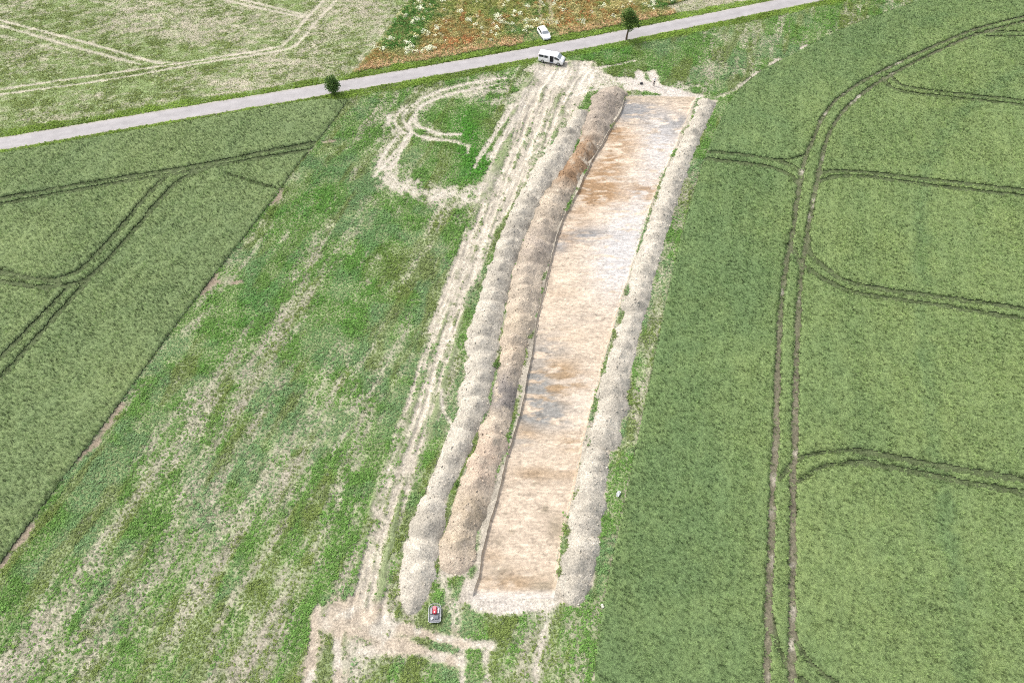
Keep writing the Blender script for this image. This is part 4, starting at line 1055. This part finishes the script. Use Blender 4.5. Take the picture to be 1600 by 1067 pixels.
# ------------------------------------------------------------------ white hatchback
car = empty('car', (6.45, 132.0, 0.0), math.radians(-72))
tag(car, 'white hatchback parked on the meadow edge across the road, its front facing the road', 'car')
def csec(zr, belt=0.92, w=1.0, ins=1.0):
    zb = min(belt, zr - 0.10)
    return [(0.80 * w, 0.24), (0.865 * w, 0.52), (0.855 * w, zb), (0.66 * w * ins, max(zb + 0.03, zr - 0.12)), (0.55 * w * ins, max(zb + 0.06, zr - 0.03)), (0.0, zr)]
CL = Loft([(-2.02, csec(0.95, 0.8, 0.88)), (-1.92, csec(1.10, 0.92, 0.95)), (-1.55, csec(1.38)), (-0.7, csec(1.47)), (0.1, csec(1.46)), (0.38, csec(1.42)), (1.08, csec(1.00, 0.90, 0.99, 1.12)), (1.7, csec(0.86, 0.74, 0.95, 1.1)), (1.98, csec(0.68, 0.56, 0.82, 1.1)), (2.04, csec(0.5, 0.4, 0.74, 1.1))])
CL.body('body', M_white, car)
for s_ in (-1, 1):
    CL.patch('side_window', 2.1, 3.35, 2.1, 2.9, s_, M_glass, car)
    CL.patch('side_window', 3.5, 5.55, 2.1, 2.9, s_, M_glass, car)
    CL.patch('windscreen', 5.15, 5.93, 3.4, 4.9999, s_, M_screen, car, 0.014)
    CL.patch('rear_window', 1.15, 1.9, 3.6, 4.9999, s_, M_glass, car, 0.014)
    box('headlight', (1.86, s_ * 0.60, 0.66), (0.24, 0.26, 0.13), M_lamp, car, 0.05)
    box('tail_light', (-2.0, s_ * 0.68, 0.86), (0.06, 0.16, 0.24), M_red_lamp, car, 0.02)
    box('mirror', (0.82, s_ * 0.93, 0.96), (0.1, 0.16, 0.12), M_white, car, 0.04)
    for x_ in (-1.25, 1.25): wheel(car, x_, s_ * 0.775, 0.30, 0.19)
box('front_bumper', (2.0, 0, 0.33), (0.14, 1.36, 0.2), M_plastic, car, 0.05)
box('rear_bumper', (-2.02, 0, 0.4), (0.1, 1.45, 0.2), M_plastic, car, 0.04)
box('number_plate', (2.075, 0, 0.42), (0.012, 0.5, 0.1), M_plate, car, 0.003)

# ------------------------------------------------------------------ small machine in the foreground
mx, my = P(680, 962)
mac = empty('compact_machine', (mx, my + 0.15, 0.0), math.radians(2))
tag(mac, 'small grey machine with a silver tube rail and red engine cover, in the foreground', 'machine')
def rrect(w, l0, l1, z, r0, r1, n=7):
    pts = []
    for cx_, cy_, r, a0 in ((w / 2 - r1, l1 - r1, r1, 0), (-w / 2 + r1, l1 - r1, r1, 90), (-w / 2 + r0, l0 + r0, r0, 180), (w / 2 - r0, l0 + r0, r0, 270)):
        for k in range(n):
            a = math.radians(a0 + 90 * k / (n - 1)); pts.append((cx_ + r * math.cos(a), cy_ + r * math.sin(a), z))
    return pts
def prism(name, w, l0, l1, z0, z1, r0, r1, m, parent, inset=0.04):
    a = rrect(w, l0, l1, z0, r0, r1); b_ = rrect(w, l0, l1, z1 - inset, r0, r1); c = rrect(w - 2 * inset, l0 + inset, l1 - inset, z1, max(r0 - inset, .02), max(r1 - inset, .02)); n = len(a)
    V = a + b_ + c; Fc = []
    for q in (0, n):
        for k in range(n): Fc.append((q + k, q + (k + 1) % n, q + n + (k + 1) % n, q + n + k))
    Fc += [tuple(range(2 * n, 3 * n)), tuple(range(n))[::-1]]
    return part(name, V, Fc, m, parent)
prism('deck', 1.12, -0.85, 0.80, 0.22, 0.46, 0.18, 0.42, M_grey, mac)
for s_ in (-1, 1):
    for y_ in (-0.52, 0.45):
        t_ = box('wheel', (s_ * 0.50, y_, 0.21), (0.24, 0.42, 0.42), M_rubber, mac, 0.12)
tube('rail', rrect(1.26, -0.93, 0.92, 0.62, 0.22, 0.46), 0.035, M_tube, mac, True)
for x_, y_ in ((-0.60, -0.5), (0.60, -0.5), (-0.60, 0.3), (0.60, 0.3), (-0.3, 0.88), (0.3, 0.88), (-0.35, -0.93), (0.35, -0.93)):
    tube('rail_post', [(x_ * 0.93, y_ * 0.93, 0.40), (x_, y_, 0.62)], 0.022, M_tube, mac)
eng = prism('engine_cover', 0.40, -0.10, 0.62, 0.44, 0.86, 0.08, 0.12, M_red, mac)
box('cover_top', (0.0, 0.42, 0.88), (0.30, 0.34, 0.07), M_pink, eng, 0.03)
box('filler_cap', (0.0, 0.02, 0.89), (0.12, 0.16, 0.08), M_lamp, eng, 0.03)
box('side_panel', (0.36, 0.22, 0.54), (0.2, 0.5, 0.14), M_lamp, mac, 0.05, (0.25, 'Y'))
box('side_panel', (-0.36, 0.22, 0.54), (0.26, 0.62, 0.14), M_grey, mac, 0.05, (-0.25, 'Y'))
box('toolbox', (-0.26, -0.52, 0.54), (0.26, 0.2, 0.16), M_plate, mac, 0.05, (0.5, 'Z'))
box('control_panel', (0.18, -0.40, 0.55), (0.44, 0.34, 0.2), M_grey, mac, 0.05, (0.35, 'X'))
tube('handlebar', [(0.42, -0.2, 0.55), (0.66, -0.12, 0.82), (0.68, -0.42, 0.86), (0.60, -0.62, 0.84)], 0.024, M_tube, mac)
box('rear_step', (0.0, -0.80, 0.36), (0.8, 0.16, 0.08), M_plastic, mac, 0.02)

# ------------------------------------------------------------------ person at the far end of the trench
px_, py_ = P(1021.5, 134)
J = {'hip': (0, 0, 0.92), 'waist': (0, 0.01, 1.06), 'chest': (0, 0.0, 1.30), 'neckb': (0, 0.01, 1.46), 'neck': (0, 0.0, 1.53), 'head': (0, -0.02, 1.62), 'top': (0, -0.01, 1.74),
     'lh': (0.10, 0, 0.88), 'lk': (0.115, -0.03, 0.48), 'la': (0.12, 0.03, 0.09), 'lt': (0.14, -0.14, 0.04), 'rh': (-0.10, 0, 0.88), 'rk': (-0.11, -0.02, 0.48), 'ra': (-0.12, 0.03, 0.09), 'rt': (-0.15, -0.14, 0.04),
     'ls': (0.19, 0.01, 1.40), 'le': (0.27, 0.04, 1.13), 'lw': (0.24, -0.12, 0.94), 'lf': (0.235, -0.17, 0.86), 'rs': (-0.19, 0.01, 1.40), 're': (-0.28, 0.03, 1.12), 'rw': (-0.24, -0.14, 0.96), 'rf': (-0.23, -0.19, 0.88)}
RAD = {'hip': .15, 'waist': .135, 'chest': .16, 'neckb': .09, 'neck': .055, 'head': .095, 'top': .075, 'lh': .095, 'lk': .06, 'la': .042, 'lt': .04, 'rh': .095, 'rk': .06, 'ra': .042, 'rt': .04, 'ls': .07, 'le': .045, 'lw': .032, 'lf': .04, 'rs': .07, 're': .045, 'rw': .032, 'rf': .04}
E_ = [('hip', 'waist'), ('waist', 'chest'), ('chest', 'neckb'), ('neckb', 'neck'), ('neck', 'head'), ('head', 'top'), ('hip', 'lh'), ('lh', 'lk'), ('lk', 'la'), ('la', 'lt'), ('hip', 'rh'), ('rh', 'rk'), ('rk', 'ra'), ('ra', 'rt'), ('neckb', 'ls'), ('ls', 'le'), ('le', 'lw'), ('lw', 'lf'), ('neckb', 'rs'), ('rs', 're'), ('re', 'rw'), ('rw', 'rf')]
# five fingers on each hand
for sd_, f in (('l', 'lf'), ('r', 'rf')):
    c = Vector(J[f])
    for q, dx in enumerate((-0.027, -0.009, 0.009, 0.027)):
        J[sd_ + 'g%d' % q] = tuple(c + Vector((0.0, dx, -0.045))); J[sd_ + 'h%d' % q] = tuple(c + Vector((0.008 if sd_ == 'r' else -0.008, dx * 1.1, -0.085 + 0.008 * abs(q - 1.4))))
        RAD[sd_ + 'g%d' % q] = .0095; RAD[sd_ + 'h%d' % q] = .008
        E_ += [(f, sd_ + 'g%d' % q), (sd_ + 'g%d' % q, sd_ + 'h%d' % q)]
    J[sd_ + 'th'] = tuple(c + Vector((0, -0.05, -0.02))); RAD[sd_ + 'th'] = .01; E_.append((f, sd_ + 'th'))
keys = list(J)
me = bpy.data.meshes.new('person'); me.from_pydata([J[k] for k in keys], [(keys.index(a), keys.index(b_)) for a, b_ in E_], [])
tmp = bpy.data.objects.new('person_tmp', me); COL.objects.link(tmp)
md = tmp.modifiers.new('skin', 'SKIN')
for i, k in enumerate(keys):
    sv = me.skin_vertices[0].data[i]; sv.radius = (RAD[k], RAD[k] * (0.72 if k in ('hip', 'waist', 'chest') else 1.0)); sv.use_root = (k == 'hip')
sb = tmp.modifiers.new('sub', 'SUBSURF'); sb.levels = 1; sb.render_levels = 1
dg = bpy.context.evaluated_depsgraph_get(); dg.update()
pm = bpy.data.meshes.new_from_object(tmp.evaluated_get(dg)); bpy.data.objects.remove(tmp)
pm.name = 'person'; pm.materials.clear()
for m_ in (M_skin, M_shirt, M_trous, M_hair, M_rubber): pm.materials.append(m_)
for p in pm.polygons:
    p.use_smooth = True
    c = p.center
    p.material_index = 4 if c.z < 0.10 else 2 if (c.z < 0.99 and abs(c.x) < 0.205) else 1 if c.z < 1.50 and not (abs(c.x) > 0.2 and c.z < 1.12) else 3 if (c.z > 1.69 or (c.z > 1.58 and c.y > 0.02)) else 0
person = link_mesh('person', pm)
person.location = (px_, py_, 0.0); person.rotation_euler = (0, 0, math.radians(20))
tag(person, 'person in a white top and dark trousers standing at the far end of the trench', 'person')
fc = []
box('nose', (0, -0.118, 1.615), (0.025, 0.03, 0.045), M_skin, person, 0.008)
for s_ in (-1, 1):
    box('eye', (s_ * 0.032, -0.108, 1.645), (0.022, 0.012, 0.012), M_hair, person, 0.004)
    box('ear', (s_ * 0.098, -0.01, 1.625), (0.015, 0.04, 0.06), M_skin, person, 0.006)
box('mouth', (0, -0.105, 1.575), (0.045, 0.014, 0.01), M_pink, person, 0.004)

# ------------------------------------------------------------------ small things lying about
def crumpled(name, px, py, w, d, h, seed, m, label, cat, rz=0.0):
    rs = np.random.default_rng(seed); n = 12
    V, Fc = [], []
    for i in range(n):
        for j in range(n):
            u, v = i / (n - 1) - .5, j / (n - 1) - .5
            r_ = 1 - 0.35 * max(0, (u * u + v * v) * 2.2 - 0.25)
            x_ = u * w * r_ + rs.normal(0, w * 0.02); y_ = v * d * r_ + rs.normal(0, d * 0.02)
            z_ = 0.10 + h * (float(fbm(u * 4 + seed, v * 4, 1.0, seed, 3)) - 0.25)
            V.append((x_, y_, max(0.03, z_)))
    for i in range(n - 1):
        for j in range(n - 1):
            if (i, j) in ((0, 0), (0, 1), (n - 2, 0), (0, n - 2), (n - 2, n - 3)): continue
            Fc.append((i * n + j, (i + 1) * n + j, (i + 1) * n + j + 1, i * n + j + 1))
    o = part(name, V, Fc, m, None, False)
    x_, y_ = P(px, py); o.location = (x_, y_, 0.03); o.rotation_euler = (0, 0, rz)
    md = o.modifiers.new('thickness', 'SOLIDIFY'); md.thickness = 0.012
    return tag(o, label, cat)
crumpled('plastic_sheet', 966, 772, 0.45, 0.95, 0.42, 3, M_sheet, 'crumpled grey-white sheet lying in the grass between the right heap and the wheat', 'sheet', -0.5)
crumpled('plastic_scrap', 941, 947, 0.35, 0.5, 0.3, 5, simple('scrap', (0.5, 0.5, 0.42), 0.7), 'small pale scrap lying at the wheat edge near the bottom of the trench', 'scrap', 0.4)
bx_, by_ = P(1002, 131.5)
bag = empty('dark_bag', (bx_, by_, 0.02), 0.3)
tag(bag, 'small dark bag lying on the pale soil to the left of the standing person', 'bag')
box('bag_body', (0, 0, 0.12), (0.62, 0.34, 0.24), M_plastic, bag, 0.09)
box('bag_pocket', (0, -0.19, 0.10), (0.36, 0.08, 0.15), M_trous, bag, 0.03)
tube('bag_strap', [(-0.2, 0, 0.22), (-0.12, 0.02, 0.32), (0.12, 0.02, 0.32), (0.2, 0, 0.22)], 0.018, M_trous, bag)

# ------------------------------------------------------------------ trees and bush
def leaf_mat(name, c0, c1):
    m, n, l, b = mat(name)
    b.inputs['Roughness'].default_value = 0.6
    g = n.new('ShaderNodeNewGeometry'); r = n.new('ShaderNodeValToRGB')
    r.color_ramp.elements[0].color = c0 + (1,); r.color_ramp.elements[1].color = c1 + (1,)
    l.new(g.outputs['Random Per Island'], r.inputs['Fac']); l.new(r.outputs[0], b.inputs['Base Color'])
    tr = n.new('ShaderNodeBsdfTranslucent'); l.new(r.outputs[0], tr.inputs['Color'])
    mx_ = n.new('ShaderNodeMixShader'); mx_.inputs[0].default_value = 0.25
    l.new(b.outputs[0], mx_.inputs[1]); l.new(tr.outputs[0], mx_.inputs[2]); l.new(mx_.outputs[0], n['Material Output'].inputs['Surface'])
    return m
M_leaf = leaf_mat('tree_leaf', (0.06, 0.12, 0.025), (0.17, 0.26, 0.06))
M_leaf2 = leaf_mat('bush_leaf', (0.055, 0.12, 0.03), (0.15, 0.24, 0.06))
M_leaf3 = leaf_mat('weed_leaf', (0.11, 0.20, 0.05), (0.18, 0.29, 0.08))
def crown(name, clumps, nleaf, size, m, parent, seed):
    rs = np.random.default_rng(seed); V, Fc = [], []
    for (cx_, cy_, cz_, r, fl) in clumps:
        for k in range(int(nleaf * r * r)):
            d = rs.normal(size=3); d /= np.linalg.norm(d)
            p = np.array((cx_, cy_, cz_)) + d * r * (rs.random() ** 0.45) * np.array((1, 1, fl)) * rs.uniform(0.85, 1.12)
            a = rs.normal(size=3); a /= np.linalg.norm(a); b_ = np.cross(a, rs.normal(size=3)); b_ /= np.linalg.norm(b_)
            s = size * rs.uniform(0.6, 1.4); q = len(V)
            for t in (p - a * s, p + b_ * s * .5, p + a * s, p - b_ * s * .5): V.append(t)
            Fc.append((q, q + 1, q + 2, q + 3))
    return part(name, V, Fc, m, parent)
def limbs(name, paths, m, parent):
    V, Fc = [], []; seg = 7
    for pts, rad in paths:
        p = [Vector(q) for q in pts]; base = len(V)
        for i in range(len(p)):
            t = (p[min(i + 1, len(p) - 1)] - p[max(i - 1, 0)]).normalized(); a = t.orthogonal().normalized(); b_ = t.cross(a)
            for k in range(seg):
                w = 6.2832 * k / seg; V.append(p[i] + (a * math.cos(w) + b_ * math.sin(w)) * rad[i])
        for i in range(len(p) - 1):
            for k in range(seg): Fc.append((base + i * seg + k, base + i * seg + (k + 1) % seg, base + (i + 1) * seg + (k + 1) % seg, base + (i + 1) * seg + k))
    return part(name, V, Fc, m, parent, True)
tx_, ty2 = P(978.5, 62.5)
tree = empty('tree', (tx_, ty2, 0)); tree.scale = (0.95, 0.95, 0.83)
tag(tree, 'small leafy tree with a bare trunk standing on the road verge', 'tree')
limbs('trunk', [([(0, 0, -0.1), (0.03, 0, 1.2), (0.15, 0.05, 2.4), (0.3, 0.1, 4.0), (0.1, 0.1, 5.6), (-0.1, 0, 6.8)], [0.24, 0.19, 0.16, 0.12, 0.08, 0.03]), ([(0.12, 0.04, 2.2), (0.8, 0.2, 3.0), (1.7, 0.2, 3.7)], [0.1, 0.07, 0.03]), ([(0.2, 0.05, 2.8), (-0.4, -0.4, 3.8), (-0.8, -0.6, 4.8)], [0.09, 0.06, 0.03]), ([(0.28, 0.1, 3.6), (0.6, 0.9, 4.5), (0.7, 1.3, 5.3)], [0.08, 0.05, 0.02])], M_bark, tree)
crown('crown', [(-0.55, 0, 6.6, 1.15, .8), (0.35, 0.2, 6.4, 1.1, .8), (-1.0, 0.1, 5.7, 1.0, .8), (0.0, 0.6, 5.6, 1.4, .9), (0.9, 0.1, 5.2, 1.1, .9), (-0.4, -0.5, 4.7, 1.15, 1), (0.5, -0.4, 4.2, 1.2, 1), (1.9, 0.1, 4.0, 0.8, 1.1), (1.4, 0.6, 4.6, 0.9, 1), (-0.3, 0.2, 3.5, 1.0, 1.1), (0.5, 0.2, 3.0, 0.95, 1), (0.1, 0.9, 4.2, 1.1, 1), (-0.1, 0, 7.3, 0.7, .7), (2.2, 0, 3.4, 0.45, 1)], 260, 0.15, M_leaf, tree, 71)
bx2, by2 = P(522, 147)
bush = empty('bush', (bx2, by2, 0))
tag(bush, 'dense rounded dark green bush on the road verge at the corner of the wheat', 'bush')
limbs('trunk', [([(0, 0, -0.1), (0.05, 0, 1.0), (0, 0, 2.4)], [0.12, 0.09, 0.03]), ([(0, 0, 0.2), (0.5, 0.3, 1.2), (0.8, 0.4, 2.1)], [0.07, 0.05, 0.02]), ([(0, 0, 0.2), (-0.5, -0.3, 1.2), (-0.8, -0.3, 2.0)], [0.07, 0.05, 0.02])], M_bark, bush)
crown('crown', [(0, 0, 0.9, 0.95, .9), (0.55, 0.1, 1.5, 0.95, 1), (-0.6, 0, 1.5, 0.9, 1), (0, 0.5, 1.7, 1.0, 1), (0, -0.5, 1.6, 0.95, 1), (0.75, 0, 2.2, 0.8, .9), (-0.7, 0.1, 2.2, 0.8, .9), (0.1, 0, 2.5, 1.0, .9), (0.35, 0.3, 3.1, 0.6, 1), (-0.4, 0.1, 3.0, 0.6, 1), (0.95, 0.2, 1.8, 0.55, 1), (0.3, 0.2, 3.6, 0.28, 1.3)], 330, 0.13, M_leaf2, bush, 81)
sx_, sy_ = P(599, 88)
sap = empty('sapling', (sx_, sy_, 0))
tag(sap, 'thin dark sapling at the corner of the meadow and the pale field', 'sapling')
limbs('trunk', [([(0, 0, -0.05), (-0.05, 0, 0.9), (-0.12, 0, 1.9)], [0.07, 0.055, 0.02]), ([(-0.04, 0, 0.7), (0.15, 0.1, 1.2)], [0.03, 0.012])], M_bark, sap)
crown('crown', [(-0.08, 0, 1.3, 0.24, 2.2), (-0.1, 0, 1.8, 0.2, 1.5)], 900, 0.07, M_leaf3, sap, 91)
for (px, py, r, h_, lab) in ((775, 572, 0.75, 0.7, 'bushy green weed growing between the two left heaps, halfway along the trench'), (716, 757, 0.55, 0.5, 'leafy weed in the gap between the two left heaps, nearer the camera'), (874, 334, 0.45, 0.5, 'leafy weed on the trench edge by the brown heap, far half')):
    wx_, wy_ = P(px, py)
    wd_ = empty('weed_plant', (wx_, wy_, 0.0)); tag(wd_, lab, 'weed', 'tall weeds among the heaps')
    limbs('stem', [([(0, 0, -0.05), (0.02, 0, h_ * 0.6)], [0.03, 0.012]), ([(0, 0, 0), (r * .5, 0.1, h_ * 0.5)], [0.02, 0.01])], M_leaf3, wd_)
    crown('leaves', [(0, 0, h_ * .5, r * .8, .6), (r * .5, .1, h_ * .4, r * .5, .6), (-r * .5, -.1, h_ * .4, r * .5, .6), (0, r * .5, h_ * .4, r * .5, .6)], 260 / r, 0.10, M_leaf3, wd_, int(px))
